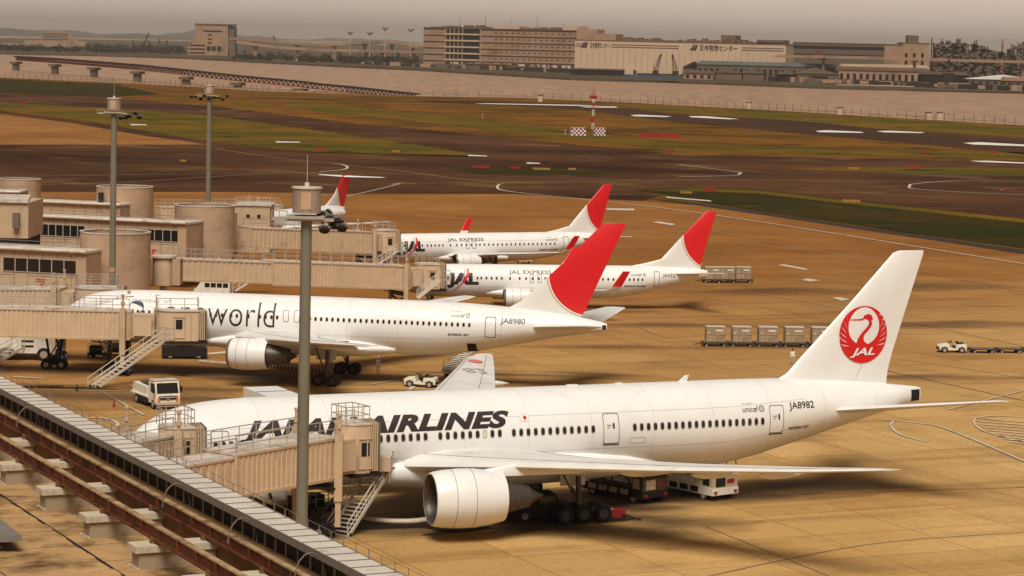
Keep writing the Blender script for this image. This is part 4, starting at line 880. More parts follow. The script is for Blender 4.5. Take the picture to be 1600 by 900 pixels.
# tail
finm = M_white
f777 = P.fin([(7.6,49.9,60.0,.75),(8.55,50.5,60.05,.72),(9.0,51.35,60.1,.68),(10.2,52.55,60.4,.62),(14,56.5,61.65,.45),(17.75,60.2,62.9,.25),(17.92,60.7,62.85,.12)], finm)
for sd in (1, -1):
    st = MB(); st.loft([[(x, sd*-p, z+v) for x, v in foil(x0, x1, th)] for p, x0, x1, z, th in ((.9,53.2,60.6,6.25,.62),(2.2,54.3,61.0,6.45,.55),(6.5,58.4,62.2,7.2,.36),(10.4,62.2,63.6,7.9,.18),(10.75,62.9,63.6,7.95,.08))]); st.build('tailplane', M_wing, r777)
mb = MB()
P.patch(mb, 62.0, 62.95, 6.62, 7.45, .02); mb.build('exhaust_outlet', M_black, r777)
mb = MB(); mb.loft([[(x, v, z) for x, v in foil(x0, x1, th)] for z, x0, x1, th in ((8.6,42.2,43.0,.1),(9.15,42.9,43.2,.04))]); mb.box((37.5,0,8.72),(.5,.2,.12)); mb.box((33.8,0,8.72),(.8,.25,.12)); mb.build('antenna', M_white, r777)
W = lambda px, py=683: inv_a(q777, px, py, 3.08)
wl = lin(W(339,694), W(470,690), 12)+lin(W(487), W(585), 10)+lin(W(595), W(665), 7)+lin(W(688), W(781,676), 9)+lin(W(803,676), W(927,670), 12)+lin(W(992,665), W(1193,656), 20)
wl = [a for a in wl if not 16.0 < a < 17.9]
P.windows(wl, 6.02, .135, .235, blind=(len(wl)-20-12-3,))
P.door(W(943,668), W(968,667), 4.95, 7.05); P.door(W(1205,655), W(1228,653), 5.1, 7.1)
P.door(16.3, 17.5, 4.85, 7.0); P.door(6.3, 7.5, 4.85, 6.95)
P.text('JAPAN AIRLINES', 8.2, 27.75, 6.48, 1.22, M_ink, shear=.36, bold=.052, spacing=1.06, name='airline_name')
P.text('JA8982', inv_a(q777,1233,636,2.6), inv_a(q777,1274,634,2.6), 6.78, .50, M_ink, name='registration', bold=.012)
P.text('BOEING 777', inv_a(q777,1232,672,2.7), inv_a(q777,1268,670,2.7), 5.28, .22, M_ink, shear=.5, bold=.02)
unicef(P, inv_a(q777,1160,642,2.8), inv_a(q777,1195,641,2.8), 6.72, .42)
mb = MB(); a = inv_a(q777,819,650,2.7); P.patch(mb, a-.33, a+.33, 6.78, 7.2, .018, 0); P.outline(mb, a-.35, a+.35, 6.76, 7.22, .02, .02, 2)
mb.add([P.on(a+.13*math.cos(t), 6.99+.13*math.sin(t), .03) for t in [2*math.pi*i/16 for i in range(16)]], [tuple(range(16))], 1)
mb.build('flag_emblem', [M_white, M_red, M_winframe], r777)
mb = MB(); P.outline(mb, 36.9, 38.2, 4.9, 5.3, .02, .015, 0); P.outline(mb, 12.5, 15, 3.3, 4.6, .03, .015, 0); mb.build('cargo_hatch_seam', M_line, r777)
cockpit(P, [[(1.9,5.75),(2.6,5.65),(3.0,6.25),(2.55,6.5)],[(2.7,5.65),(3.5,5.7),(3.6,6.3),(3.1,6.3)],[(3.6,5.75),(4.2,5.85),(4.1,6.3),(3.7,6.3)]])
# ---- crane emblem on the fin (flat layers on the port face)
def fy(x, z):       # half thickness of fin at (x,z)
    S = [(7.6,49.9,60.0,.75),(10.2,52.55,60.4,.62),(14,56.5,61.65,.45),(17.75,60.2,62.9,.25)]
    for q, r in zip(S, S[1:]):
        if q[0] <= z <= r[0]:
            t = (z-q[0])/(r[0]-q[0]); x0, x1, th = [q[i]+(r[i]-q[i])*t for i in (1,2,3)]; f = (x-x0)/(x1-x0)
            for (u0, v0), (u1, v1) in zip(FOIL, FOIL[1:]):
                if u0 <= f <= u1: return (v0+(v1-v0)*(f-u0)/(u1-u0))*th*.5
    return .1
CXL, CZL, RL = 57.72, 11.72, 2.13
def decal(polys, off, m, name, parent=f777):
    bm = bmesh.new()
    for poly in polys:
        vs = [bm.verts.new((x, y, 0)) for x, y in poly]; bm.faces.new(vs)
    bmesh.ops.triangulate(bm, faces=bm.faces[:])
    for c in [k*.25 for k in range(-9, 10)]:
        for no in ((1,0,0),(0,1,0)): bmesh.ops.bisect_plane(bm, geom=bm.verts[:]+bm.edges[:]+bm.faces[:], plane_co=(c, c, 0), plane_no=no)
    for v in bm.verts:
        x, z = CXL+v.co.x, CZL+v.co.y; v.co = Vector((x, -(fy(x, z)*.98+off), z))
    me = bpy.data.meshes.new(name); bm.to_mesh(me); bm.free(); me.materials.append(m); o = bpy.data.objects.new(name, me); COL.objects.link(o); o.parent = parent; return o
k = RL
def pol(r, deg): return (k*r*math.cos(R(deg)), k*r*math.sin(R(deg)))
body = []
# outline: bottom arc smooth, sides cut into feather tips, thin tips meeting at the top
for d_ in range(-150, -29, 6): body.append(pol(1, d_))
for i in range(7):
    d0 = -28+i*12.5; body += [pol(1.0, d0), pol(1.0, d0+8.5), pol(.86, d0+12.4)] if i < 6 else [pol(1.0, d0)]
for d_ in range(56, 89, 4): body.append(pol(1.0, d_))
body.append(pol(1.0, 90))
left = [(-x, y) for x, y in body[::-1] if abs(x) > 1e-6 and y > k*math.sin(R(-28))-1e-6]
body = body+left
decal([body], .02, M_red, 'crane_disc')
hole = [(k*.64*math.cos(t)*(1-.06*math.sin(t)), k*(.30+.655*math.sin(t))) for t in [2*math.pi*i/40 for i in range(40)]]
decal([hole], .035, M_white, 'crane_ground')
neck = spline([(-.30,-.50),(-.27,-.20),(-.10,.05),(.12,.26),(.20,.42),(.12,.52),(-.02,.545),(-.10,.50),(-.56,.515),(-.58,.54),(-.10,.565),(-.02,.66),(.16,.72),(.30,.66),(.36,.52),(.30,.50),(.33,.36),(.22,.18),(.02,-.02),(.02,-.22),(.16,-.33),(.20,-.50)], 4)
decal([[(x*k, y*k) for x, y in neck]], .05, M_red, 'crane_neck')
slits = []
for sg in (1, -1):
    for i in range(6):
        d0 = -20+i*12.5; a_, b_ = pol(1.01, d0+3), pol(.70, d0-14); c_ = pol(.86, d0-3.5)
        slits.append([(sg*a_[0], a_[1]), (sg*c_[0], c_[1]-.0), (sg*b_[0], b_[1]), (sg*(c_[0]-.01), c_[1]-.07)])
for s_ in slits: pass
decal(slits, .04, M_white, 'crane_feather_slits')
bm0 = text_mesh('JAL', 1.0, bold=.03, shear=.3); xs = [v.co.x for v in bm0.verts]; ys = [v.co.y for v in bm0.verts]; bm0.free()
sx = 1.04*k/(max(xs)-min(xs)); sz = .34*k/(max(ys)-min(ys))
def lf(x, y):
    X, Z = CXL-.54*k+(x-min(xs))*sx, CZL-.80*k+(y-min(ys))*sz; return (X, -(fy(X, Z)+.065), Z)
text_obj('crane_lettering', 'JAL', 1.0, M_white, lf, f777, bold=.03, shear=.3)

# ================================================================== mid-distance wide-body with red fin
q767 = (-18.02, 85.21, -.15)
r767 = thing('airliner', 'white twin jet with oneworld lettering, registration JA8980 and tall red fin, behind the front jet', 'airliner', (q767[0], q767[1], 0), q767[2], 'airliners parked at the gates')
P = Plane(r767, [(0,4.8,4.65,.08),(.3,5.3,4.2,.5),(1,5.9,3.8,.95),(2,6.6,3.45,1.4),(3.2,7.25,3.15,1.8),(4.6,7.65,2.98,2.12),(6.5,7.88,2.88,2.38),(9,7.98,2.82,2.5),(12,8.0,2.8,2.52),(30,8.0,2.8,2.52),(38,7.97,2.9,2.5),(42,7.85,3.5,2.35),(46,7.6,4.3,2.0),(49.5,7.25,5.05,1.5),(52.5,6.8,5.55,.8),(53.9,6.45,5.8,.25)])
P.fuselage(M_white)
mb = MB(); rings = []
for a, h, b, wd in ((15.5,4.0,3.0,2.0),(18,4.6,2.6,2.6),(21,4.8,2.4,2.95),(27,4.7,2.35,3.0),(31,4.4,2.5,2.7),(34,3.9,2.9,1.8)):
    rings.append([(a, wd*math.copysign(abs(math.sin(t))**.8, math.sin(t)), (h+b)/2+(h-b)/2*math.cos(t)) for t in [2*math.pi*i/28 for i in range(28)]])
mb.loft(rings); mb.build('wing_fairing', M_white, r767)
ws = [(2.0,18.2,29.6,4.05,1.3),(7.5,22.4,29.6,4.6,.85),(15,28.2,32.6,5.3,.5),(22.4,34.6,36.9,6.1,.25),(23.7,35.9,37.4,6.25,.12)]
for sd in (1, -1):
    w_ = P.wing(ws, sd, M_wing)
    for p, x0, x1, z in ((5.5,27,31.6,3.8),(11,28.5,32.4,4.5),(16,31,34.6,5.0)): P.canoe(w_, p, x0, x1, z, .25, sd)
    prof = [(20.4,1.05),(19.8,1.1),(19.45,1.2),(19.42,1.27),(19.5,1.33),(19.9,1.42),(20.8,1.5),(21.8,1.48),(23.2,1.3),(23.2,1.22),(22.5,1.2)]
    e = P.engine(19.42, 7.9, 3.15, prof, 20.35, 1.08, [(22.7,1.05),(23.2,1.0),(24.4,.85),(25.2,.7),(25.0,.6),(26,.05)], sd)
    py = MB(); py.loft([[(x, sd*-7.9+v, z) for x, v in foil(x0, x1, th)] for z, x0, x1, th in ((4.2,20.6,27,.4),(4.6,21.6,28.5,.4),(4.85,23.5,28.8,.35))]); py.build('pylon', M_white, e)
    P.gear(28.0, 4.65, 3.6, (-.7, .7), .58, .57, sd)
    st = MB(); st.loft([[(x, sd*-p, z+v) for x, v in foil(x0, x1, th)] for p, x0, x1, z, th in ((.8,46.4,52.5,5.95,.5),(2.0,47.2,52.8,6.1,.45),(9.0,52.5,54.6,7.1,.2),(9.31,53.0,54.6,7.15,.08))]); st.build('tailplane', M_wing, r767)
P.gear(5.4, 0, 3.2, (0,), .46, .3, 1, 'nose_gear')
# arc of the fin through three measured points
def circ(p, q, r):
    ax, ay, bx, by, cx_, cy_ = *p, *q, *r; d = 2*(ax*(by-cy_)+bx*(cy_-ay)+cx_*(ay-by))
    ux = ((ax*ax+ay*ay)*(by-cy_)+(bx*bx+by*by)*(cy_-ay)+(cx_*cx_+cy_*cy_)*(ay-by))/d
    uy = ((ax*ax+ay*ay)*(cx_-bx)+(bx*bx+by*by)*(ax-cx_)+(cx_*cx_+cy_*cy_)*(bx-ax))/d
    return ux, uy, math.hypot(ax-ux, ay-uy)
def inv_az(q, px, py, p=0.):
    a = inv_a(q, px, py, p); X = q[0]+a*math.cos(q[2])+p*math.sin(q[2]); Y = q[1]+a*math.sin(q[2])-p*math.cos(q[2])
    d = _ray(px, py); t = (Y-CY)/d.y; return a, CZ+d.z*t
c3 = circ(inv_az(q767,858,424), inv_az(q767,869,463), inv_az(q767,915,493))
P.fin([(6.9,43.0,51.3,.6),(7.6,44.4,51.8,.6),(8.4,45.8,52.1,.55),(12,49.5,53.7,.4),(15.85,53.2,55.4,.22),(15.97,53.5,55.35,.1)], fin_mat('red_fin_paint', *c3))
W = lambda px, py=490: inv_a(q767, px, py, 2.48)
P.windows([W(x) for x in (215,224,233,242,251,260,269,278,287,296,305,329,337.5,347,361,370,388,406,415,424,433)]+lin(W(484,498), W(733,508), 29), 6.08, .11, .17)
P.door(W(757,510), W(774,510), 4.95, 6.9, win=False, sill=False, wd=.07); P.door(W(442,495), W(451,495), 5.7, 6.8, win=False, sill=False); P.door(W(459,496), W(468,496), 5.7, 6.8, win=False, sill=False)
aw = W(322); ae = W(429)
P.text('oneworld', ae-(ae-aw)*1.62, ae, 5.08, 2.5, M_ink, name='airline_name', bold=-.012)
P.text('member of', W(203), W(264), 7.0, .42, M_grey)
P.text('JA8980', W(781,499), W(819,499), 6.35, .5, M_ink, name='registration', bold=.012); P.text('BOEING 767', W(699,521), W(733,521), 5.05, .2, M_ink, shear=.5, bold=.02)
unicef(P, W(704,497), W(734,497), 6.75, .38)
mb = MB(); am = W(212, 480)
mb.add([P.arc(am+.75*math.cos(t), 6.5, .75*math.sin(t), .02) for t in [2*math.pi*i/24 for i in range(24)]], [tuple(range(24))]); mb.build('blue_globe', M_navy, r767)
mb = MB(); P.patch(mb, W(728,541), W(742,541), 3.4, 4.3, .02); mb.build('cargo_door', M_black, r767)
mb = MB(); P.patch(mb, 53.5, 53.85, 5.95, 6.35, .02); mb.build('exhaust_outlet', M_black, r767)
cockpit(P, [[(1.6,5.75),(2.2,5.65),(2.5,6.2),(2.1,6.4)],[(2.3,5.65),(2.9,5.7),(3.0,6.2),(2.6,6.2)]])

# ================================================================== two narrow-bodies
def narrow(q, label, reg, name_px, exp_px, wins, px):
    root = thing('airliner', label, 'airliner', (q[0], q[1], 0), q[2], 'airliners parked at the gates')
    P = Plane(root, [(0,2.95,2.8,.06),(.3,3.35,2.4,.4),(1,3.9,2.0,.85),(2,4.5,1.75,1.25),(3,5.0,1.58,1.55),(4.5,5.3,1.45,1.78),(6.5,5.42,1.4,1.87),(10,5.44,1.38,1.88),(24,5.44,1.38,1.88),(27,5.44,1.5,1.86),(30,5.42,2.0,1.75),(33,5.35,2.75,1.4),(35.5,5.25,3.4,1.0),(37.5,5.08,3.95,.5),(38.4,4.95,4.2,.15)])
    P.fuselage(M_white)
    mb = MB(); rings = []
    for a, h, b, wd in ((10.5,2.6,1.5,1.4),(12.5,2.9,1.2,1.9),(15,3.0,1.1,2.15),(19,2.95,1.1,2.15),(22,2.6,1.3,1.6)):
        rings.append([(a, wd*math.sin(t), (h+b)/2+(h-b)/2*math.cos(t)) for t in [2*math.pi*i/24 for i in range(24)]])
    mb.loft(rings); mb.build('wing_fairing', M_white, root)
    ws = [(1.5,12.2,20.0,2.3,.95),(5.2,15.2,19.8,2.75,.6),(11,18.9,21.9,3.3,.35),(16.4,22.3,24.0,3.85,.2)]
    for sd in (1, -1):
        w_ = P.wing(ws, sd, M_wing)
        wl = MB(); R_ = []
        for p, x0, x1, z, th in ((16.4,22.3,24.0,3.85,.2),(16.9,22.75,24.1,3.98,.16),(17.15,23.15,24.3,4.4,.13),(17.6,24.3,25.2,6.25,.07)):
            R_.append([(x, sd*-(p-v*min(1,(p-16.4)/.6)), z+v*(1-min(1,(p-16.4)/.6))) for x, v in foil(x0, x1, th)])
        wl.loft(R_[:3]); wl.build('winglet_root', M_wing, w_)
        wr = MB(); wr.loft(R_[2:]); wr.build('winglet', M_red, w_)
        prof = [(13.2,.8),(12.5,.84),(12.2,.9),(12.15,.97),(12.25,1.03),(12.7,1.1),(13.8,1.14),(15.0,1.08),(15.9,.95),(15.9,.88),(15.2,.86)]
        e = P.engine(12.15, 4.83, 1.78, prof, 13.0, .8, [(15.3,.72),(15.9,.68),(16.6,.5),(16.5,.4),(17.2,.04)], sd)
        py = MB(); py.loft([[(x, sd*-4.83+v, z) for x, v in foil(x0, x1, th)] for z, x0, x1, th in ((2.45,13.2,18.5,.3),(2.8,14.2,19.2,.3),(2.98,15.6,19.3,.25))]); py.build('pylon', M_white, e)
        P.gear(19.6, 2.86, 2.2, (0,), .56, .43, sd)
        st = MB(); st.loft([[(x, sd*-p, z+v) for x, v in foil(x0, x1, th)] for p, x0, x1, z, th in ((.5,33.6,37.2,4.5,.35),(1.4,34.3,37.5,4.6,.32),(7.1,38.0,39.3,5.2,.12))]); st.build('tailplane', M_wing, root)
    P.gear(4.0, 0, 2.0, (0,), .35, .22, 1, 'nose_gear')
    ca = circ((35.25,9.4), (35.6,7.6), (37.6,5.5))
    P.fin([(4.7,27.9,37.5,.3),(5.4,28.6,37.55,.4),(5.75,30.4,37.6,.42),(6.3,32.5,37.7,.42),(9.2,35.1,38.5,.32),(12.2,37.9,39.35,.18),(12.3,38.1,39.3,.08)], fin_mat('red_fin_paint', *ca))
    W = lambda x, y: inv_a(q, x, y, 1.85)
    P.windows([a for x0, x1, y0, y1, n in wins for a in lin(W(x0, y0), W(x1, y1), n)], 3.86, .10, .155)
    x0, x1, y = name_px; a0, a1 = W(x0, y), W(x1, y)
    P.text('JAL', a0, a1, 3.15, 1.5, M_ink, name='airline_name', bold=.06)
    sw = MB(); n = 10; c0 = a0+(a1-a0)*.47
    for mi, o0, wd in ((0, 0, .34), (1, .38, .2)):
        pts = [(c0+(a1-a0)*(.16-.42*(k/n)**2), 4.95-2.7*k/n) for k in range(n+1)]
        vs = []
        for k, (a, z) in enumerate(pts):
            ww = wd*(.35+.65*math.sin(math.pi*min(1, k/n*1.1+.1))); vs += [P.on(a-o0*.9, z-o0*.3, .03), P.on(a-o0*.9+ww, z-o0*.3, .03)]
        sw.add(vs, [(2*i, 2*i+1, 2*i+3, 2*i+2) for i in range(n)], mi)
    sw.build('swoosh', [M_red, M_grey], root)
    x0, x1, y = exp_px; P.text('JAL EXPRESS', W(x0, y), W(x1, y), 4.42, .5, M_ink, bold=.01, spacing=1.05)
    P.text(reg, W(*px['reg0']), W(*px['reg1']), 4.2, .4, M_ink, name='registration', bold=.012)
    P.text('BOEING 737-800', W(*px['b0']), W(*px['b1']), 2.95, .22, M_ink, shear=.5, bold=.02)
    unicef(P, W(*px['u0']), W(*px['u1']), 4.3, .35)
    dx, dy = px['door']; P.door(W(dx-4.5, dy), W(dx+4.5, dy), 3.0, 4.85, win=False, sill=False, wd=.07)
    for dx, dy in px['exits']: P.door(W(dx-3.2, dy), W(dx+3.2, dy), 3.35, 4.4, win=False, sill=False, wd=.06)
    cockpit(P, [[(1.3,3.75),(1.8,3.65),(2.1,4.15),(1.75,4.3)],[(1.9,3.65),(2.4,3.7),(2.5,4.15),(2.2,4.15)]])
    return P
narrow((12.51,151.5,.15), 'white narrow-body jet registered JA322J, its red fin beside parked container dollies', 'JA322J', (699,748,440), (796,862,430),
    ((700,746,440,440,6),(752,784,437,437,5),(797,797,437,437,1),(812,862,437,437,6),(868,975,437,438,14),(984,1004,438,438,4)),
    dict(reg0=(1037,431), reg1=(1057,431), b0=(975,449), b1=(1010,449), u0=(987,430), u1=(1011,430), door=(1027,438), exits=((831,438),(843,438))))
narrow((5.1,198.1,.452), 'farthest white narrow-body jet with red fin, partly behind the red fin of the oneworld jet', 'JA318J', (630,664,381), (701,757,375),
    ((632,660,383,383,4),(668,692,383,383,5),(704,704,382,382,1),(714,744,382,382,5),(750,867,382,380,18)),
    dict(reg0=(893,372), reg1=(905,372), b0=(843,389), b1=(872,389), u0=(854,372), u1=(873,372), door=(886,380), exits=((731,383),(741,383))))
# ================================================================== T-tailed jet at the back
qmd = (-26.0, 268.0, R(67))
_t = A(530, 300, 450); 
th = qmd[2]; Lb = 41.0
q_ = (_t.x-Lb*math.cos(th), _t.y-Lb*math.sin(th), th)
root = thing('airliner', 'white rear-engined jet with red T-tail seen behind the lamp head of the nearest mast', 'airliner', (q_[0], q_[1], 0), th, 'airliners parked at the gates')
P = Plane(root, [(0,2.4,2.25,.05),(.5,2.9,1.75,.5),(1.6,3.5,1.4,1.1),(3,4.0,1.2,1.45),(5,4.4,1.1,1.62),(8,4.5,1.05,1.67),(30,4.5,1.05,1.67),(34,4.45,1.5,1.55),(38,4.3,2.4,1.1),(41,4.1,3.0,.6),(43,3.9,3.4,.12)])
P.fuselage(M_white); P.windows(lin(6, 30, 34), 3.1, .1, .15)
for sd in (1, -1):
    P.wing([(1.3,17.5,24.5,1.7,.7),(5,20,24.3,2.0,.45),(16.4,26.5,28.0,2.9,.15)], sd, M_wing)
    e = P.engine(32.0, 2.75, 3.3, [(33,.62),(32.3,.66),(32.0,.76),(32.1,.84),(32.7,.9),(34.5,.92),(36.5,.8),(36.5,.74),(36,.72)], 32.9, .62, [(36.0,.6),(36.8,.5),(37.3,.4)], sd)
    py = MB(); py.box((34.5, sd*-1.8, 3.3), (2.6, 1.3, .25)); py.build('pylon', M_white, e)
    P.gear(25, 2.5, 2.0, (0,), .5, .35, sd)
    st = MB(); st.loft([[(x, sd*-p, z+v) for x, v in foil(x0, x1, th_)] for p, x0, x1, z, th_ in ((.05,42.3,46.2,9.05,.35),(6.12,45.0,46.7,9.05,.14))]); st.build('tailplane', M_white, root)
P.gear(3.2, 0, 1.8, (0,), .33, .2, 1, 'nose_gear')
P.fin([(3.9,33.5,42.8,.35),(4.6,36.2,43.2,.4),(6.0,38.9,43.9,.36),(9.3,42.2,45.8,.3)], fin_mat('red_fin_paint', 47.6, 8.6, 7.6))
# ================================================================== terminal side: drums, corridors, bridges
M_beige = mat('bridge_beige', (.50,.365,.235), .6, 0, .08, .7, dirt=(.30,.19,.12), dscale=.5, dth=.55)
M_beige2 = mat('bridge_panel', (.58,.43,.285), .6, 0, .06, .7, dirt=(.34,.22,.15), dscale=.4, dth=.58)
M_drum = mat('drum_render', (.46,.31,.20), .85, 0, .08, .5, dirt=(.28,.19,.13), dscale=.3, dth=.52, bump=.2, bscale=8)
M_rail = mat('rail_grey', (.40,.34,.28), .5, .2, .1, 3)
M_roofw = mat('roof_sheet', (.60,.53,.46), .5, .1, .15, .6, dirt=(.36,.27,.2), dscale=.5, dth=.5)
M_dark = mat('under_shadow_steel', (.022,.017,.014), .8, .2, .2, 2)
M_sign7 = mat('gate_number_red', (.55,.05,.02), .5, 0, .1, 1)
def drum(px, ytop, rpx, D, zb, label):
    x, y = H(px, D); r = rpx*D/FPX; zt = zat(px, ytop, D); t_ = thing('rotunda', label, 'rotunda', (x, y, 0), 0, 'round concrete rotundas of the gates')
    mb = MB(); mb.lathe([(zb, r), (zt, r), (zt, r-.25), (zt-2.2, r-.25)], (0,0,0), 'Z', 64); mb.build('wall', M_drum, t_)
    mb = MB(); mb.lathe([(zt-.02, r+.05), (zt+.10, r+.05), (zt+.10, r-.3), (zt-.02, r-.3)], (0,0,0), 'Z', 64); mb.build('rim', M_roofw, t_)
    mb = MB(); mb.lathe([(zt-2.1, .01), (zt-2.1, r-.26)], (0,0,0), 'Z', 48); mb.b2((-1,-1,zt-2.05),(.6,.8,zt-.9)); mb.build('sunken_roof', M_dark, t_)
    mb = MB(); mb.lathe([(zb+1.6, r+.02), (zb+1.72, r+.02)], (0,0,0), 'Z', 64); mb.build('joint_line', M_line, t_)
    mb = MB(); mb.cyl((0,0,0),(0,0,zb), r*.45, n=24); mb.build('stem', M_drum, t_)
    return t_
drum(180, 362, 55, 290, 2.6, 'nearest big open-topped concrete rotunda, crossed by the leftmost mast')
drum(319, 320, 47, 351, 1.5, 'open-topped rotunda right of the leftmost mast, below the second mast')
d3 = drum(194, 291, 44, 385, 2, 'rear open-topped rotunda behind the leftmost mast'); 
mb = MB(); mb.b2((-3.2,-4.2,6.5),(-2.6,-3.0,9.6)); mb.build('opening', M_dark, d3)
d4 = drum(30, 279, 33, 420, 2, 'farthest rotunda at the left edge of the picture')
mb = MB(); mb.b2((.6,-3.45,5.9),(1.3,-3.1,7.5)); mb.build('opening', M_dark, d4)
def corridor(label, x0, x1, y0, y1, D0, D1, zb, dep, win=None, num=None, band=True):
    """fixed link corridor; y0,y1 = roof edge at each end"""
    a = Vector((*H(x0, D0), 0)); b = Vector((*H(x1, D1), 0)); zt = (zat(x0, y0, D0)+zat(x1, y1, D1))/2; L = (b-a).length; ang = math.atan2(b.y-a.y, b.x-a.x)
    t_ = thing('link_corridor', label, 'corridor', (a.x, a.y, 0), ang); mb = MB(); mb.b2((0,0,zb),(L,dep,zt-.5))
    n = int(L/1.7)
    mb.build('wall', M_beige, t_); mb = MB()
    for k in range(1, n+1): x = L*k/n; mb.b2((x-.03,-.02,zb+.1),(x+.03,-.004,zt-.6))
    mb.b2((0,-.02,zt-3.2),(L,-.004,zt-3.15)); mb.build('panel_joints', M_line, t_)
    mb = MB(); mb.b2((-.2,-.35,zt-.5),(L+.2,dep+.3,zt-.25)); mb.cyl((-.2,-.3,zt-.3),(L+.2,-.3,zt-.3),.22,n=10); mb.build('roof', M_roofw, t_)
    mb = MB()
    for y in (-.2, dep): mb.bar((0,y,zt+.15),(L,y,zt+.15),.06)
    mb.build('roof_edge_rail', M_line, t_)
    mb = MB(); mb.b2((L-1.1,-.12,zb),(L+.12,dep+.1,zt-.52)); mb.build('end_wall', M_drum, t_)
    if win:
        for u0, u1, nw in win:
            mb = MB(); mb.b2((u0*L,-.03,zt-2.75),(u1*L,-.006,zt-1.35)); g_ = mb.build('window_band', M_glass, t_); mb = MB()
            for k in range(nw+1): x = (u0+(u1-u0)*k/nw)*L; mb.b2((x-.05,-.09,zt-2.75),(x+.05,-.035,zt-1.35))
            mb.b2((u0*L,-.09,zt-2.83),(u1*L,-.035,zt-2.76)); mb.b2((u0*L,-.09,zt-1.34),(u1*L,-.035,zt-1.27)); mb.build('window_frame', M_winframe, g_)
    if num:
        ch, u, size = num; text_obj('gate_number', ch, size, M_sign7, lambda x, y: (u*L+x, -.05, zt-5.2+y), t_, bold=.03, shear=.1)
    mb = MB()
    for k in range(1, 4):
        for y in (.6, dep-.6): mb.cyl((L*k/4,y,0),(L*k/4,y,zb),.35,n=10)
    mb.build('support_column', M_drum, t_)
    return t_
corridor('link corridor marked with a red 7, nearest of the corridors', -260, 134, 370, 388, 292, 283, 3.6, 5, win=((.02,.66,10),(.68,.965,6)), num=('7', .80, 2.5))
corridor('link corridor marked with a red 5 behind the nearest rotunda', 46, 290, 334, 343, 345, 338, 3.2, 5, win=((.03,.36,7),(.70,.96,5)), num=('5', .775, 1.9))
corridor('rear link corridor leading to the rear rotunda', 44, 186, 312, 314, 382, 378, 3.5, 5)
corridor('low link corridor at the far left edge', -200, 30, 286, 301, 400, 400, 3, 6)
# terminal pier stub at far left
a = H(-260, 318); t_ = thing('terminal_wing', 'dark-fronted terminal wing with slanted roof cut off by the left edge', 'building', (a[0], a[1], 0)); D = 318; s_ = D/FPX
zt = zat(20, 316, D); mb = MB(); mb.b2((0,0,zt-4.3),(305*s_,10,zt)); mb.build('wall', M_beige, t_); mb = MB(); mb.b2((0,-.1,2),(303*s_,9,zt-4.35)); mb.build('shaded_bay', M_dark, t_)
mb = MB(); mb.prism([(0,-.3),(305*s_,-.3),(285*s_,10),(0,10)], zt+.01, zt+.4); mb.build('roof', M_roofw, t_); mb = MB(); mb.b2((282*s_,-.8,zt-3),(292*s_,-.05,zt-1.2)); mb.build('roof_plant', M_line, t_)

def rail_line(mb, p, q, h=1.1, n=None, r=.03, mid=True):
    p, q = Vector(p), Vector(q); n = n or max(1, int((q-p).length/1.5)); up = Vector((0,0,h))
    mb.bar(p+up, q+up, r*2)
    if mid: mb.bar(p+up*.5, q+up*.5, r*1.6)
    for k in range(n+1): c = p.lerp(q, k/n); mb.bar(c, c+up, r*2)
def tunnel(root, o, p, q, w, h, name='tunnel', rib=.45, rails=True, m=None):
    """corrugated tunnel; p,q are the near-side bottom edge points (towards -normal side)"""
    p, q = Vector(p)-o, Vector(q)-o; d = q-p; L = math.hypot(d.x, d.y); u = Vector((d.x, d.y, 0)).normalized(); nn = Vector((-u.y, u.x, 0)); 
    if nn.y < 0: nn = -nn
    sl = d.z/L
    F = lambda a, b, c: p+u*a+nn*b+Vector((0,0,c+sl*a))
    mb = MB(); mb.loft([[F(a,0,0),F(a,w,0),F(a,w,h),F(a,0,h)] for a in (0, L)], smooth=False)
    n = int(L/rib)
    for sd, y0, y1 in ((0,-.06,0),(1,w,w+.06)):
        for k in range(n):
            x = L*(k+.2)/n; x2 = x+L*.5/n; vs = [F(x,y0,.1),F(x2,y0,.1),F(x2,y0,h-.12),F(x,y0,h-.12),F(x-.03,y1-(.0 if sd else 0),.1),F(x2+.03,y1,.1),F(x2+.03,y1,h-.12),F(x-.03,y1,h-.12)]
            mb.add(vs, [(0,1,2,3),(0,4,5,1),(1,5,6,2),(2,6,7,3),(3,7,4,0)])
    t = mb.build(name, m or M_beige2, root)
    rb = MB(); rb.loft([[F(a,-.08,h+.005),F(a,w+.08,h+.005),F(a,w+.08,h+.1),F(a,-.08,h+.1)] for a in (-.05, L+.05)], smooth=False)
    for k in range(0, int(L/1.2)): x = .4+k*1.2; rb.bar(F(x,0,h+.115),F(x,w,h+.115),.5,.03)
    rb.build('tunnel_roof', M_roofw, t)
    eb = MB(); eb.bar(F(0,-.07,.0),F(L,-.07,.0),.12,.2); eb.bar(F(0,-.07,h-.02),F(L,-.07,h-.02),.06,.12); eb.bar(F(0,w+.07,.0),F(L,w+.07,.0),.12,.2)
    eb.bar(F(.0,-.09,0),F(.0,-.09,h),.14); eb.bar(F(L,-.09,0),F(L,-.09,h),.14); eb.build('edge_beam', M_beige, t)
    if rails:
        rl = MB(); rail_line(rl, F(.1,.1,h+.1), F(L-.1,.1,h+.1)); rail_line(rl, F(.1,w-.1,h+.1), F(L-.1,w-.1,h+.1)); rl.build('roof_railing', M_rail, t)
    return F, L, t
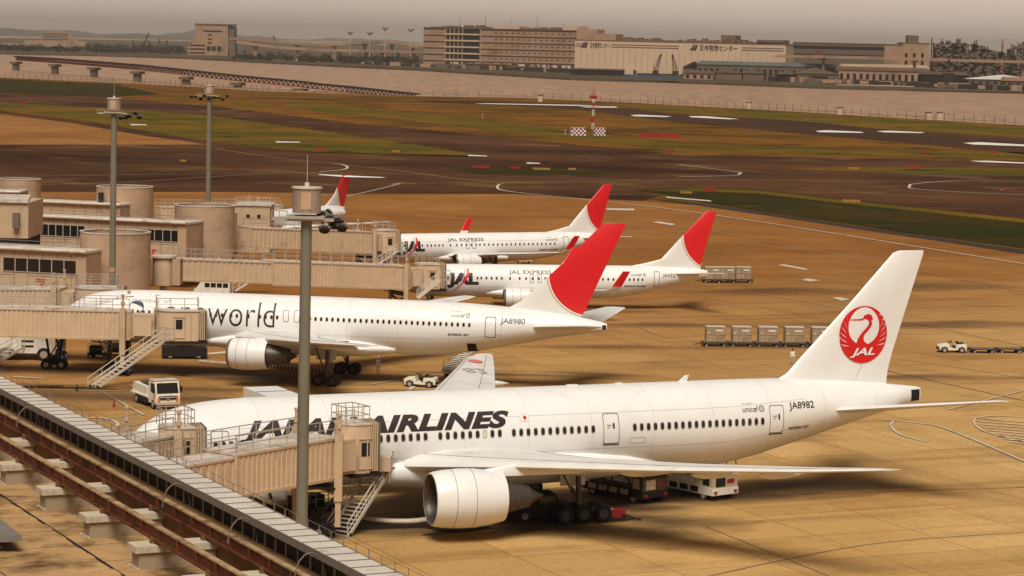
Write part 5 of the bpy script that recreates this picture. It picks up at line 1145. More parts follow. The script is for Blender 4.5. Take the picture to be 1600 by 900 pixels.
def wheelset(root, c, r, gap, u):
    g = MB(); c = Vector(c); nn = Vector((-u.y, u.x, 0)); g.box((c.x, c.y, r*1.5), (gap*1.3, .9, r*1.2), math.atan2(u.y, u.x)); g.cyl((c.x,c.y,r*1.5),(c.x,c.y,r*2.6),.28,n=10)
    bg_ = g.build('drive_bogie', M_dark, root)
    for s_ in (-1, 1):
        for q in (-.38, .38):
            w = MB(); p = c+u*s_*gap*.5+nn*q; p.z = r; w.cyl(p-nn*.16, p+nn*.16, r, n=20, smooth=False); w.cyl(p-nn*.17, p-nn*.19, r*.5, n=12, mi=1); w.cyl(p+nn*.17, p+nn*.19, r*.5, n=12, mi=1); w.build('wheel', [M_black, M_rail], bg_)
M_stair = mat('stair_paint', (.62,.55,.46), .5, 0, .08, 2)
def stairs(root, top, bot, w=1.0, nm='service_stairs', platform=True):
    top, bot = Vector(top), Vector(bot); d = bot-top; u = Vector((d.x, d.y, 0)).normalized(); nn = Vector((-u.y, u.x, 0)); st = MB(); n = int(abs(d.z)/.22)
    for s_ in (-w/2, w/2):
        a, b = top+nn*s_, bot+nn*s_; st.bar(a, b, .07, .24); k = Vector((0,0,1.0)); st.bar(a+k, b+k, .06); st.bar(a+k*.5, b+k*.5, .045)
        for j in range(6): c = a.lerp(b, j/5); st.bar(c, c+k, .05)
    for j in range(n): c = top.lerp(bot, (j+.5)/n); st.bar(c-nn*w/2, c+nn*w/2, .26, .04)
    s = st.build(nm, M_stair, root)
    if platform:
        p = MB(); c = top-u*.6; p.box((c.x,c.y,c.z), (1.3,w+.2,.1), math.atan2(u.y,u.x)); 
        for s_ in (-w/2, w/2): rail_line(p, c-u*.6+nn*s_, c+u*.6+nn*s_, n=2)
        p.build('platform', M_rail, s)
    for s_ in (-w/2, w/2):
        wm = MB(); c = bot+nn*s_-u*.3; c.z = .16; wm.cyl(c-nn*.05, c+nn*.05, .16, n=12); wm.build('castor', M_black, s)
    return s
def lift(root, F, a, w, h, zg, over=1.2, nm='lift_column'):
    """pair of lift columns either side of the tunnel at distance a"""
    for y in (-.45, w+.45):
        c = F(a, y, 0); lc = MB(); lc.b2((c.x-.26,c.y-.26,c.z-1.4),(c.x+.26,c.y+.26,c.z+h+.35)); lc.b2((c.x-.18,c.y-.18,zg+1.0),(c.x+.18,c.y+.18,c.z-1.4)); lc.cyl((c.x,c.y,c.z+h+.35),(c.x,c.y,c.z+h+.35+over),.11,n=10); lc.cyl((c.x,c.y,c.z+h+.75),(c.x,c.y,c.z+h+1.0),.2,n=10); lc.cyl((c.x,c.y,c.z+h+.35+over),(c.x,c.y,c.z+h+.5+over),.17,n=10); lc.build(nm, M_beige, root)
    c0, c1 = F(a,-.45,-.6), F(a,w+.45,-.6); b = MB(); b.bar(c0, c1, .35, .45); cm = (c0+c1)/2; b.bar(c0+Vector((0,0,-.3)), Vector((cm.x,cm.y,zg+1.2)), .16); b.bar(c1+Vector((0,0,-.3)), Vector((cm.x,cm.y,zg+1.2)), .16); b.bar(c0, F(a-3,-.2,-.2), .12); b.build('cross_beam', M_dark, root)
    return cm
def bridge(label, P0, P1, w, h, back, cabin_len, ang_cab, stair=None, conn=2.2, R0=None, sw=1.1, up=0., wr=.5, inner=True, base=None, number=None, hood=True, col=.96):
    """P0->P1 near-side bottom edge of the outer tunnel; cabin added past P1"""
    P0, P1 = Vector(P0), Vector(P1); o = Vector((P1.x, P1.y, 0)); root = thing('boarding_bridge', label, 'boarding bridge', tuple(o), 0, 'boarding bridges at the gates')
    F, L, t = tunnel(root, o, P0, P1, w, h)
    if inner:
        Fi, Li, ti = tunnel(root, o, P0-(P1-P0)/L*back+Vector((0,.22,.16)), P0+(P1-P0)/L*.3+Vector((0,.22,.16)), w-.4, h-.34, 'inner_tunnel', rib=.7)
    cm = lift(root, F, L*col, w, h, 0); d = (P1-P0); u = Vector((d.x,d.y,0)).normalized(); nn = Vector((-u.y,u.x,0)); nn = nn if nn.y > 0 else -nn
    wheelset(root, (cm.x, cm.y, 0), wr, 1.5, nn)
    # connector box then rotating cab
    c = MB(); q = [F(L,.15,.1),F(L,w-.15,.1),F(L,w-.15,h-.25),F(L,.15,h-.25)]; q2 = [v+u*conn for v in q]; c.loft([q, q2], smooth=False); c.build('connector', M_beige, root)
    k = MB(); p = F(L,0,.35)+u*.35; k.loft([[p, p-nn*.12, p-nn*.12+Vector((0,0,h-.9)), p+Vector((0,0,h-.9))], [v+u*(conn-.6) for v in (p, p-nn*.12, p-nn*.12+Vector((0,0,h-.9)), p+Vector((0,0,h-.9)))]], smooth=False); k.build('equipment_panel', M_beige2, root)
    R0 = R0 or w*.62; cc = F(L, w/2, 0)+u*(conn+R0*.8)
    cb = MB(); n = 14; zb, zt2 = cc.z-.05, cc.z+h+.15+up
    ca, sa = math.cos(ang_cab), math.sin(ang_cab); ud = Vector((ca, sa, 0)); vd = Vector((-sa, ca, 0))
    prof = [(-R0*math.cos(t)*.9, R0*math.sin(t)) for t in [math.pi*(-.5+i/10) for i in range(11)]]
    prof = [(-abs(x), y) for x, y in prof]+[(cabin_len, R0), (cabin_len, -R0)]
    cb.prism(prof, zb, zt2, 0, lambda x, y, z: tuple(Vector((cc.x, cc.y, 0))+ud*x+vd*y+Vector((0,0,z)))); cab = cb.build('cab', M_beige2, root)
    rf = MB(); rf.prism([(x*1.03, y*1.05) for x, y in prof], zt2+.005, zt2+.12, 0, lambda x, y, z: tuple(Vector((cc.x, cc.y, 0))+ud*x+vd*y+Vector((0,0,z)))); rf.build('cab_roof', M_roofw, cab)
    rl = MB(); c0 = Vector((cc.x, cc.y, zt2+.12)); pts = [c0+ud*a+vd*b for a, b in ((-R0*.8,-R0*.8),(cabin_len,-R0*.9),(cabin_len,R0*.9),(-R0*.8,R0*.8))]
    for i in range(4): rail_line(rl, pts[i], pts[(i+1) % 4], n=3)
    rl.build('roof_railing', M_rail, cab)
    # window with frame on the camera side, door ribs
    wd_ = MB(); F2 = lambda x, y, z: Vector((cc.x, cc.y, z))+ud*x+vd*y
    sd = -1 if vd.y > 0 else 1
    y = sd*R0; x0 = cabin_len*.12
    wd_.loft([[F2(x0,y,zb+1.15),F2(x0+.62,y,zb+1.15),F2(x0+.62,y,zb+2.05),F2(x0,y,zb+2.05)],[F2(x0,y+sd*.03,zb+1.15),F2(x0+.62,y+sd*.03,zb+1.15),F2(x0+.62,y+sd*.03,zb+2.05),F2(x0,y+sd*.03,zb+2.05)]], smooth=False); wn = wd_.build('cab_window', M_black, cab)
    fm = MB()
    for a, b in (((x0-.2,zb+.3),(x0-.2,zb+2.3)),((x0+.85,zb+.3),(x0+.85,zb+2.3)),((x0-.2,zb+2.3),(x0+.85,zb+2.3)),((x0-.2,zb+.3),(x0+.85,zb+.3)),((cabin_len*.72,zb+.1),(cabin_len*.72,zt2-.1))): fm.bar(F2(a[0],y+sd*.03,a[1]),F2(b[0],y+sd*.03,b[1]),.07)
    fm.build('frame', M_beige, wn)
    # folding canopy (bellows) towards the aircraft
    for i in range(5):
        hm = MB(); a0 = cabin_len+.02+i*.17; f = 1-.0*i; hm.loft([[F2(a,-R0*f,zb+.1),F2(a,R0*f,zb+.1),F2(a,R0*f,zt2+.05),F2(a,0,zt2+.25),F2(a,-R0*f,zt2+.05)] for a in (a0, a0+.11)], smooth=False); hm.build('canopy_fold', M_beige if i < 4 else M_line, cab)
    fl_ = MB(); fl_.loft([[F2(a,-R0,zb-.25),F2(a,R0,zb-.25),F2(a,R0,zb-.02),F2(a,-R0,zb-.02)] for a in (-R0*.5, cabin_len+.9)], smooth=False); fl_.build('cab_floor', M_dark, cab)
    if stair:
        a, b = stair; a, b = Vector(a)-o, Vector(b)-o; stairs(root, a, b, sw)
    return root
# front jet, both bridges
bridge('front boarding bridge at the second door of the JAPAN AIRLINES jet, with long white stairs', A(367,777,163), A(527,747,170.5), 2.9, 2.62, 14, .75, R(35), stair=(A(597,729,176), G(527,839,0)), conn=1.95, R0=1.2, sw=1.6, up=.4)
bridge('boarding bridge at the nose door of the JAPAN AIRLINES jet, half hidden by the parapet', A(160,772,158), A(273,745,166), 2.9, 2.62, 10, 1.0, R(25), conn=1.5, R0=1.15)
# curved hood over stair head
c = A(597,722,174.8); t_ = thing('awning', 'curved beige awning over the head of the front bridge stairs', 'awning', (c.x, c.y, 0)); mb = MB()
mb.loft([[(.62*math.cos(t), y, c.z-.1+.55*math.sin(t)) for t in [math.pi*i/10 for i in range(11)]]+[(-.62,y,c.z-.55),(.62,y,c.z-.55)] for y in (-.5,.8)], smooth=False); mb.build('hood', M_beige, t_)
mb = MB()
for x in (-.55,.55):
    for y in (-.4,.7): mb.bar((x,y,c.z-1.3),(x,y,c.z-.5),.07)
mb.build('frame', M_rail, t_)
# oneworld jet
bridge('long boarding bridge at the second door of the oneworld jet, above wheeled legs', A(-60,524,250), A(203,530,250), 3.0, 2.62, 12, 2.4, R(10), stair=(A(251,532,247), G(143,608,0)), conn=2.3)
bridge('boarding bridge at the nose door of the oneworld jet, behind the longer one', A(-60,492,260), A(92,492,259), 2.9, 2.5, 8, 2.6, R(5), stair=(A(45,532,262), G(-20,573,0)), conn=1.4)
# wheeled mid-span leg of the long bridge
c = G(85,577,0); t_ = thing('wheeled_trestle', 'wheeled black support leg under the left part of the long bridge', 'support leg', (c.x, c.y, 0)); mb = MB(); 
for x in (-.9,.9): mb.bar((x*.5,0,1.0),(x,0,3.7),.2)
mb.bar((-.9,0,3.6),(.9,0,3.6),.3); mb.bar((-.5,0,1.2),(.9,0,3.5),.12); mb.build('strut', M_dark, t_); wheelset(t_, (0,0,0), .5, 1.5, Vector((1,0,0)))
# JA322J jet
bridge('boarding bridge with a small rotunda reaching the JA322J jet', A(425,445,308), A(640,452,318), 2.8, 2.72, 13.5, 1.3, R(8), stair=(A(688,437,316.5), A(652,466,316)), conn=1.9, wr=.45)
c = H(256, 296); t_ = thing('bridge_rotunda', 'small beige pivot rotunda beside the nearest big rotunda', 'rotunda', (c[0], c[1], 0)); zt = zat(256, 402, 296)
mb = MB(); mb.lathe([(zt-3.1,1.15),(zt,1.15)], ax='Z', n=32); mb.cyl((0,0,0),(0,0,zt-3.1),.4,n=12); mb.build('shell', M_beige2, t_); mb = MB(); mb.lathe([(zt+.02,.01),(zt+.02,1.4),(zt+.25,1.4),(zt+.25,.01)], ax='Z', n=32); mb.build('cap', M_roofw, t_)
mb = MB(); boxes('collar', [((1.1,-1.2,zt-3.0),(2.0,1.2,zt-.1)), ((-1.9,-1.2,zt-3.0),(-1.1,1.2,zt-.1))], M_drum, t_)
# far 737 and T-tail gate
bridge('boarding bridge reaching the farther narrow-body jet', A(485,392,358), A(586,396,366), 2.8, 2.9, 10.5, 1.2, R(20), stair=(A(622,392,366), A(590,413,366)), conn=1.3, wr=.45)
bridge('farthest boarding bridge, by the T-tailed jet', A(330,352,436), A(404,352,440), 2.8, 3.1, 9, 1.5, R(40), stair=(A(440,345,440), A(418,361,438)), conn=.8, wr=.45)
stairs_t = thing('service_stairs_unit', 'pair of white access stairs under the middle of the JA322J bridge', 'stairs', (*G(385,458,0).xy, 0)); stairs(stairs_t, (2.6,0,2.9), (-1.8,0,0), 1.0, 'staircase', False)
# ================================================================== masts
def mast(px, ytop, D, zb, rb, lamps, label, wid=1.0, seed=0, legs=0.):
    x, y = H(px, D); zt = zat(px, ytop, D); r_ = random.Random(seed); t_ = thing('light_mast', label, 'lamp mast', (x, y, 0), 0, 'apron light masts')
    m_ = mat('mast_grey', (.19,.175,.130), .55, .1, .08, .5, dirt=(.26,.18,.11), dscale=.8, dth=.6)
    mb = MB(); mb.cyl((0,0,0),(0,0,zt), rb, rb*.86, 24); mb.build('pole', m_, t_)
    mb = MB(); mb.cyl((0,0,zt*.32),(0,0,zt*.32+.5), rb*1.02, n=24); mb.build('pole_band', M_drum, t_)
    w = max(rb, .36)*3.2
    mb = MB(); mb.b2((-w*1.45,-.55,zt-.02),(w*1.2,.55,zt+.1)); mb.b2((-w*.8,-w*.6,zt+.08),(w*.8,w*.6,zt+.22)); pf = mb.build('platform', M_rail, t_)
    mb = MB(); rail_line(mb, (-w*1.45,-.5,zt+.1), (-w*.8,-.5,zt+.1), .35, 2, .02, False); mb.build('platform_rail', M_rail, pf)
    mb = MB(); mb.cyl((0,0,zt+.35),(0,0,zt+1.55), max(rb,.37)*1.9, n=32); mb.build('lift_drum', mat('mast_drum', (.30,.23,.18), .7, 0, .1, 1), t_)
    mb = MB(); mb.cyl((0,0,zt+1.56),(0,0,zt+1.64), max(rb,.37)*2.05, n=32); mb.cyl((0,0,zt+1.64),(0,0,zt+1.85), .12, n=8); mb.cyl((0,0,zt+1.85),(0,0,zt+3.2), .015, n=5); mb.build('drum_cap', M_roofw, t_)
    mb = MB(); mb.add([(-rb*.75,-max(rb,.37)*1.95,zt+.55),(rb*.85,-max(rb,.37)*1.92,zt+.55),(rb*.85,-max(rb,.37)*1.92,zt+1.4),(-rb*.75,-max(rb,.37)*1.95,zt+1.4)], [(0,1,2,3)]); mb.build('inspection_panel', M_drum, t_)
    for i in range(lamps[2]):
        f = i/max(1, lamps[2]-1); xx = lamps[0]+(lamps[1]-lamps[0])*f; yy = r_.uniform(-.8,.6); zz = zt+r_.uniform(-.35,.35)
        mb = MB(); mb.ball((xx, yy, zz), .26, 0, 8, (1.25,1,.55)); mb.cyl((xx,yy,zz-.08),(xx,yy-.08,zz-.2), .30, .24, 12, 1); mb.bar((xx,yy,zz),(xx*.7,0,zt+.05),.05,mi=1)
        mb.build('floodlight', [M_metal, M_dark], t_)
    return t_
p_ = H(367, 398); gb = thing('gate_block', 'beige gate block with two small square windows between the second rotunda and the nearest mast', 'building', (p_[0], p_[1], 0)); zt = zat(392, 321, 398); s_ = 398/FPX
mb = MB(); mb.b2((0,0,0),(54*s_,7,zt)); mb.build('wall', M_beige, gb); mb = MB(); mb.b2((-.2,-.2,zt+.01),(54*s_+.2,7.2,zt+.2)); rail_line(mb, (0,0,zt+.2), (54*s_,0,zt+.2)); mb.build('roof', M_roofw, gb)
for x in (17, 34): mb = MB(); mb.b2((x*s_,-.04,zt-1.9),((x+5.5)*s_,-.01,zt-1.3)); mb.build('window', M_black, gb)
p_ = H(300, 392); gb = thing('link_corridor', 'low beige corridor joining the second rotunda to the gate block', 'corridor', (p_[0], p_[1], 0)); mb = MB(); mb.b2((0,0,1.5),(66*392/FPX,4,zt-1.0)); mb.build('wall', M_beige2, gb); mb = MB(); mb.b2((-.1,-.1,zt-.99),(66*392/FPX,4.1,zt-.8)); mb.build('roof', M_roofw, gb)
mast(478, 343, 130, 0, .315, (.75,1.75,6), 'nearest apron mast, thick grey pole with a tan drum head in front of the jets', seed=2)
mast(324, 150, 391, 0, .40, (-2.6,2.6,9), 'farther apron mast rising from behind the second rotunda, lamps on both sides', seed=3)
mast(176, 177, 275, 0, .36, (.8,2.6,5), 'left apron mast in front of the nearest rotunda, lamps on its right side', seed=4)
# ================================================================== terminal roof in the foreground
K = 1.4; ANG = math.atan2(.427, .904); nx_ = Vector((math.cos(ANG), math.sin(ANG), 0)); ux_ = Vector((math.sin(ANG), -math.cos(ANG), 0)); C0 = Vector((CX, CY, CZ))
def RF(c, s, z): return C0+nx_*(K*(c+49.05))+ux_*(K*s)+Vector((0,0,K*(z-CZ)))   # roof frame: c outward, s along, z
M_conc = mat('roof_concrete', (.40,.24,.105), .9, 0, .16, .8, dirt=(.085,.040,.014), dscale=.55, dth=.47, bump=.4, bscale=6)
M_plinth = mat('plinth_concrete', (.33,.25,.16), .85, 0, .12, 1.2, dirt=(.16,.10,.05), dscale=1.1, dth=.55, bump=.3, bscale=9)
M_cap = mat('plinth_cap', (.50,.42,.32), .8, 0, .1, 1.5, dirt=(.28,.2,.12), dscale=1.4, dth=.55)
M_rust = mat('rusty_steel', (.12,.036,.014), .7, .2, .25, 2, dirt=(.03,.012,.006), dscale=1.2, dth=.5, bump=.3, bscale=12)
M_rtop = mat('worn_rail_top', (.42,.28,.15), .55, .2, .25, 3, dirt=(.17,.07,.03), dscale=2, dth=.5)
M_coping = mat('coping_metal', (.62,.56,.49), .5, .1, .08, 1, dirt=(.42,.34,.26), dscale=.9, dth=.56)
M_gut = mat('gutter', (.16,.085,.035), .8, 0, .25, 1.5)
o = RF(-33.9, -62, 23.3); tr_ = thing('terminal_roof', 'brown concrete terminal roof with cracked slabs in the foreground', 'building', (o.x, o.y, 0)); O = Vector((o.x, o.y, 0))
def fb(mb, c0, c1, s0, s1, z0, z1, mi=0):
    vs = [RF(c, s, z)-O for c in (c0, c1) for s in (s0, s1) for z in (z0, z1)]; return mb.add(vs, [(0,1,3,2),(4,6,7,5),(0,4,5,1),(2,3,7,6),(0,2,6,4),(1,5,7,3)], mi)
S0, S1 = -150, -6
mb = MB(); fb(mb, -70, -33.50, S0, S1, 22.9, 23.3); mb.build('roof_slab', M_conc, tr_)
mb = MB(); fb(mb, -69, -33.6, S0+.5, S1-.5, 9.6, 22.88); mb.build('facade', M_beige, tr_)
mb = MB()
for cc_, wv in ((-35.66,.035),(-37.6,.02)):
    r_ = random.Random(int(-cc_)); s = S0
    while s < S1: fb(mb, cc_-wv+r_.uniform(-.03,.03), cc_+wv*.3, s, s+.5, 23.301, 23.304); s += .5
for k in range(60): s = -70+k*1.55; fb(mb, -60, -33.9, s, s+.012, 23.301, 23.3035)
mb.build('slab_joints', M_dark, tr_)
mb = MB(); fb(mb, -33.84, -33.50, S0, S1, 23.3, 23.93); mb.build('gutter', M_gut, tr_)
# parapet
o = RF(-33.4, -62, 24); pr_ = thing('parapet', 'white metal-capped parapet with thin wire brackets running along the roof edge', 'parapet', (o.x, o.y, 0)); O = Vector((o.x, o.y, 0))
mb = MB(); fb(mb, -33.52, -33.25, S0, S1, 23.0, 24.30); mb.build('wall', M_dark, pr_)
mb = MB(); fb(mb, -33.70, -33.12, S0, S1, 24.305, 24.40); mb.build('coping', M_coping, pr_)
mb = MB(); fb(mb, -33.13, -33.115, S0, S1, 24.2, 24.41); fb(mb, -33.715, -33.70, S0, S1, 24.27, 24.405)
s = -80
while s < -10: fb(mb, -33.70, -33.12, s, s+.02, 24.402, 24.412); s += .55
mb.build('coping_joint', M_line, pr_)
s = -66
while s < -22: mb = MB(); fb(mb, -33.545, -33.52, s, s+.035, 23.94, 24.26); s += .55+.04*math.sin(s*9); mb.build('wall_rib', M_plinth, pr_)
mb = MB(); s = -80; prev = None
while s < -10:
    p = RF(-33.18, s, 24.41)-O; q = p+Vector((0,0,.22)); mb.bar(p, q, .022); 
    if prev: mb.bar(prev, q, .010)
    prev = q; s += .55
mb.build('wire_bracket', M_line, pr_)
for s in (-57.2, -46.6, -42.9, -39.6, -36):
    mb = MB()

    pts = [RF(-33.75+.45*math.cos(t)*.6-.1, s+.0, 23.95)+Vector((0,0,.62*math.sin(t)))-O for t in [math.pi*i/8 for i in range(9)]]; mb.tube(pts, .018, 6); mb.build('hoop', M_line, pr_)
# rails on plinths
for c_, nm_, lb in ((-33.93,'far','rusty steel crane rail nearer the parapet'),(-34.88,'near','rusty steel crane rail farther from the parapet')):
    o = RF(c_, -50, 23.9); rl_ = thing('crane_rail', lb, 'rail', (o.x, o.y, 0), 0, 'rusty crane rails on the roof'); O = Vector((o.x, o.y, 0)); mb = MB()
    fb(mb, c_-.018, c_+.018, S0, S1, 23.80, 24.0); fb(mb, c_-.085, c_+.085, S0, S1, 23.765, 23.80); 
    s = -70
    while s < S1: fb(mb, c_-.075, c_+.075, s, s+.02, 23.80, 24.0); s += 1.03
    mb.build('web', M_rust, rl_); mb = MB(); fb(mb, c_-.058, c_+.058, S0, S1, 24.0, 24.03); mb.build('rail_head', M_rtop, rl_)
    s = -50.7+.0-3.1*4
    while s < -14: mb = MB(); fb(mb, c_-.13, c_+.13, s-.06, s+.06, 23.725, 23.765); fb(mb, c_-.12, c_-.09, s-.05, s+.05, 23.765, 23.83); fb(mb, c_+.09, c_+.12, s-.05, s+.05, 23.765, 23.83); s += 3.1; mb.build('clamp_plate', M_gut, rl_)
names = ['plinth under the two rusty rails, highest in view at the left edge','second plinth from the top left under the rusty rails','third plinth from the top left under the rusty rails','fourth plinth from the top left under the rusty rails','fifth plinth from the top left, its cap right of the roof crack','sixth plinth from the top left under the rusty rails','plinth cut by the bottom edge under the rusty rails','plinth below the bottom edge of the picture']
for i in range(8):
    s = -50.7+3.1*(i-2) if True else 0
    o = RF(-34.55, s, 23.3); pl = thing('plinth', 'concrete block: '+names[i], 'plinth', (o.x, o.y, o.z), 0, 'concrete plinths carrying the crane rails'); O = Vector(o)
    mb = MB(); fb(mb, -35.28, -33.85, s-.19, s+.22, 23.302, 23.60); mb.build('block', M_plinth, pl); mb = MB(); fb(mb, -35.36, -33.82, s-.25, s+.27, 23.60, 23.72); mb.build('cap', M_cap, pl)
    mb = MB(); fb(mb, -35.34, -33.82, s-.25, s-.22, 23.302, 23.33); fb(mb, -35.31, -35.285, s-.25, s+.25, 23.302, 23.325); mb.build('base_bead', M_coping, pl)
# low hatch at the left edge
o = RF(-37.1, -50, 23.3); ht = thing('roof_hatch', 'grey sloping cover at the left edge of the roof', 'roof hatch', (o.x, o.y, 0)); O = Vector((o.x, o.y, 0))
M_hg = mat('hatch_grey', (.22,.20,.17), .5, .3, .1, 2)
p1, p2 = RF(0,0,23.95), 0
a = A(34,846,66); b = A(0,820,69); c_ = A(-60,800,72); d_ = A(-60,850,66)
mb = MB(); up = Vector((0,0,.16)); vs = [v-O for v in (a, b, c_, d_)]; mb.loft([[v for v in vs], [v+up for v in vs]], smooth=False); mb.build('cover', M_hg, ht)
mb = MB(); q = [A(4,852,66.5), A(-2,838,68.5), A(-60,830,69), A(-60,855,66.2)]; zf = K*(23.3-CZ)+CZ; mb.loft([[Vector((v.x, v.y, zf+.01))-O for v in q], [v-O for v in q]], smooth=False); mb.build('kerb', M_plinth, ht)
# ================================================================== vehicles and people on the apron
M_vw = mat('vehicle_white', (.74,.69,.60), .4, 0, .05, 2, dirt=(.36,.27,.18), dscale=1.5, dth=.58)
M_vy = mat('vehicle_cream', (.52,.43,.30), .5, 0, .08, 2, dirt=(.25,.17,.1), dscale=1.5, dth=.55)
M_lamp = mat('lamp_amber', (.65,.16,.02), .3, 0, .1, 2)
def wheels(root, spots, r, wd=.22, nm='wheel'):
    for x, y in spots:
        s_ = 1 if y > 0 else -1; w = MB(); w.cyl((0,-wd/2,0),(0,wd/2,0), r, n=20, smooth=False); t = w.build(nm, M_black, root, (x, y, r)); h = MB(); h.cyl((0,s_*wd/2+.004*s_,0),(0,s_*(wd/2+.03),0), r*.55, n=14, smooth=False); h.build('rim', M_rail, t)
def at_(px, py): p = G(px, py, 0); return (p.x, p.y, 0)
# white lorry with tank
t_ = thing('service_truck', 'white cab-over lorry with low tank body, by the nose of the JAPAN AIRLINES jet', 'truck', at_(243, 634), R(-62))
mb = MB(); f_x = lambda u, v, h: (u, h, v)
mb.prism([(1.2,.55),(3.05,.55),(3.1,1.15),(3.0,1.5),(2.72,2.45),(2.55,2.55),(1.2,2.55)], -1.1, 1.1, 0, f_x); cab = mb.build('cab', M_vw, t_)
mb = MB(); mb.add([(3.035,-1.0,1.5),(3.035,1.0,1.5),(2.77,.95,2.38),(2.77,-.95,2.38)], [(0,1,2,3)]); mb.build('windscreen', M_glass, cab)
for y in (-1.11, 1.11): mb = MB(); mb.add([(1.75,y,1.55),(2.85,y,1.55),(2.62,y,2.3),(1.75,y,2.3)], [(0,1,2,3)]); mb.build('side_window', M_glass, cab)
mb = MB(); mb.b2((3.09,-.75,.95),(3.13,.75,1.12)); mb.b2((3.09,-.85,1.2),(3.12,.85,1.27)); mb.b2((3.06,-1.1,.5),(3.2,1.1,.72),1); mb.build('grille', [M_dark, M_vy], cab)
mb = MB(); mb.cyl((3.12,0,1.02),(3.15,0,1.02),.13,n=14); mb.build('badge', M_metal, cab)
for y in (-.85, .85): mb = MB(); mb.prism([(3.07,.78),(3.15,.78),(3.13,1.18),(3.06,1.18)], y-.10, y+.10, 0, f_x); mb.build('headlight', M_lamp, cab)
for y in (-1.28, 1.28): mb = MB(); mb.b2((2.85,y-.1,1.55),(2.95,y+.1,2.05)); mb.bar((2.7,y*.85,2.3),(2.9,y,2.05),.03); mb.build('mirror', M_black, cab)
mb = MB(); mb.b2((2.70,-1.12,2.56),(1.25,1.12,2.62)); mb.build('cab_roof', M_roofw, cab)
mb = MB(); mb.b2((-3.4,-.45,.55),(1.2,.45,.8)); mb.build('chassis', M_dark, t_)
mb = MB(); mb.b2((-3.4,-1.1,.85),(1.05,1.1,1.0)); mb.prism([(-3.3,1.0),(.3,1.0),(.3,1.75),(-3.0,1.85),(-3.3,1.5)], -.95, .95, 0, f_x); mb.build('tank_body', M_vw, t_)
mb = MB(); mb.b2((-2.4,-.6,1.9),(-.3,.6,2.0)); mb.cyl((-1.2,0,1.9),(-1.2,0,2.15),.3); mb.b2((.4,-.8,1.0),(1.0,.8,1.9)); mb.build('tank_top', M_dmetal, t_)
mb = MB()
for y in (-1.08, 1.08): mb.b2((-2.2,y-.02,.35),(.8,y+.02,.9)); 
mb.build('side_skirt', M_dark, t_); wheels(t_, [(2.3,-.95),(2.3,.95),(-1.9,-.95),(-1.9,.95)], .45, .3)
# open tow tractors
def tractor(label, px, py, rz, drv=True):
    t_ = thing('tow_tractor', label, 'tow tractor', at_(px, py), rz, 'open tow tractors'); mb = MB()
    mb.prism([(-1.5,.35),(-1.5,.95),(-1.2,1.0),(-.35,.95),(-.3,.55),(.35,.55),(.45,1.02),(1.4,.9),(1.55,.75),(1.55,.35)], -.62, .62, 0, f_x); mb.b2((-1.3,-.75,.62),(-.55,.75,.9)); mb.b2((.6,-.75,.62),(1.3,.75,.88)); mb.build('body', M_vw, t_)
    mb = MB(); mb.b2((-.55,-.5,.58),(-.1,.5,.75)); mb.b2((-.6,-.5,.75),(-.5,.5,1.25)); mb.build('seat', M_black, t_); mb = MB(); mb.bar((.4,-.2,1.0),(.1,-.2,1.2),.04); mb.cyl((.08,-.2,1.18),(.12,-.2,1.21),.19,n=14); mb.build('steering_wheel', M_black, t_)
    mb = MB(); mb.bar((.42,-.55,1.0),(.38,-.55,1.3),.04); mb.bar((.42,.55,1.0),(.38,.55,1.3),.04); mb.bar((.38,-.55,1.3),(.38,.55,1.3),.05); mb.b2((-1.2,-.4,1.0),(-.75,.4,1.15)); mb.build('windscreen_frame', M_dmetal, t_)
    mb = MB(); mb.b2((1.5,-.65,.38),(1.62,.65,.56)); mb.b2((-1.62,-.6,.38),(-1.5,.6,.56)); mb.b2((-1.75,-.08,.4),(-1.6,.08,.5)); mb.build('bumper', M_dark, t_)
    for y in (-.45,.45): mb = MB(); mb.cyl((1.56,y,.7),(1.6,y,.7),.09,n=12); mb.build('headlight', M_metal, t_)
    wheels(t_, [(.95,-.64),(.95,.64),(-.95,-.64),(-.95,.64)], .36, .24); return t_
tractor('small white open tow tractor standing between the two wide-bodies', 658, 605, R(180-12))
tractor('white tow tractor heading the train of empty dollies at the right', 1487, 551, R(180+4))
def dolly(label, px, py, rz, boxed=True, group=None, size=1.):
    t_ = thing('container_dolly' if boxed else 'flat_dolly', label, 'dolly', at_(px, py), rz, group); mb = MB()
    mb.b2((-1.35,-.85,.42),(1.35,.85,.52)); mb.b2((-1.4,-.9,.3),(-1.3,.9,.56)); mb.b2((1.3,-.9,.3),(1.4,.9,.56)); mb.build('deck', M_dmetal, t_)
    mb = MB(); mb.bar((-1.35,0,.36),(-2.3,0,.22),.08); mb.build('drawbar', M_dark, t_)
    mb = MB()
    for x in [-1.1+.275*k for k in range(9)]: mb.cyl((x,-.8,.55),(x,.8,.55),.05,n=8)
    mb.build('rollers', M_metal, t_); wheels(t_, [(-.95,-.7),(-.95,.7),(.95,-.7),(.95,.7)], .2, .12)
    return t_
M_uld = mat('container_tan', (.36,.265,.165), .5, .1, .2, .6, dirt=(.2,.13,.08), dscale=.9, dth=.5)
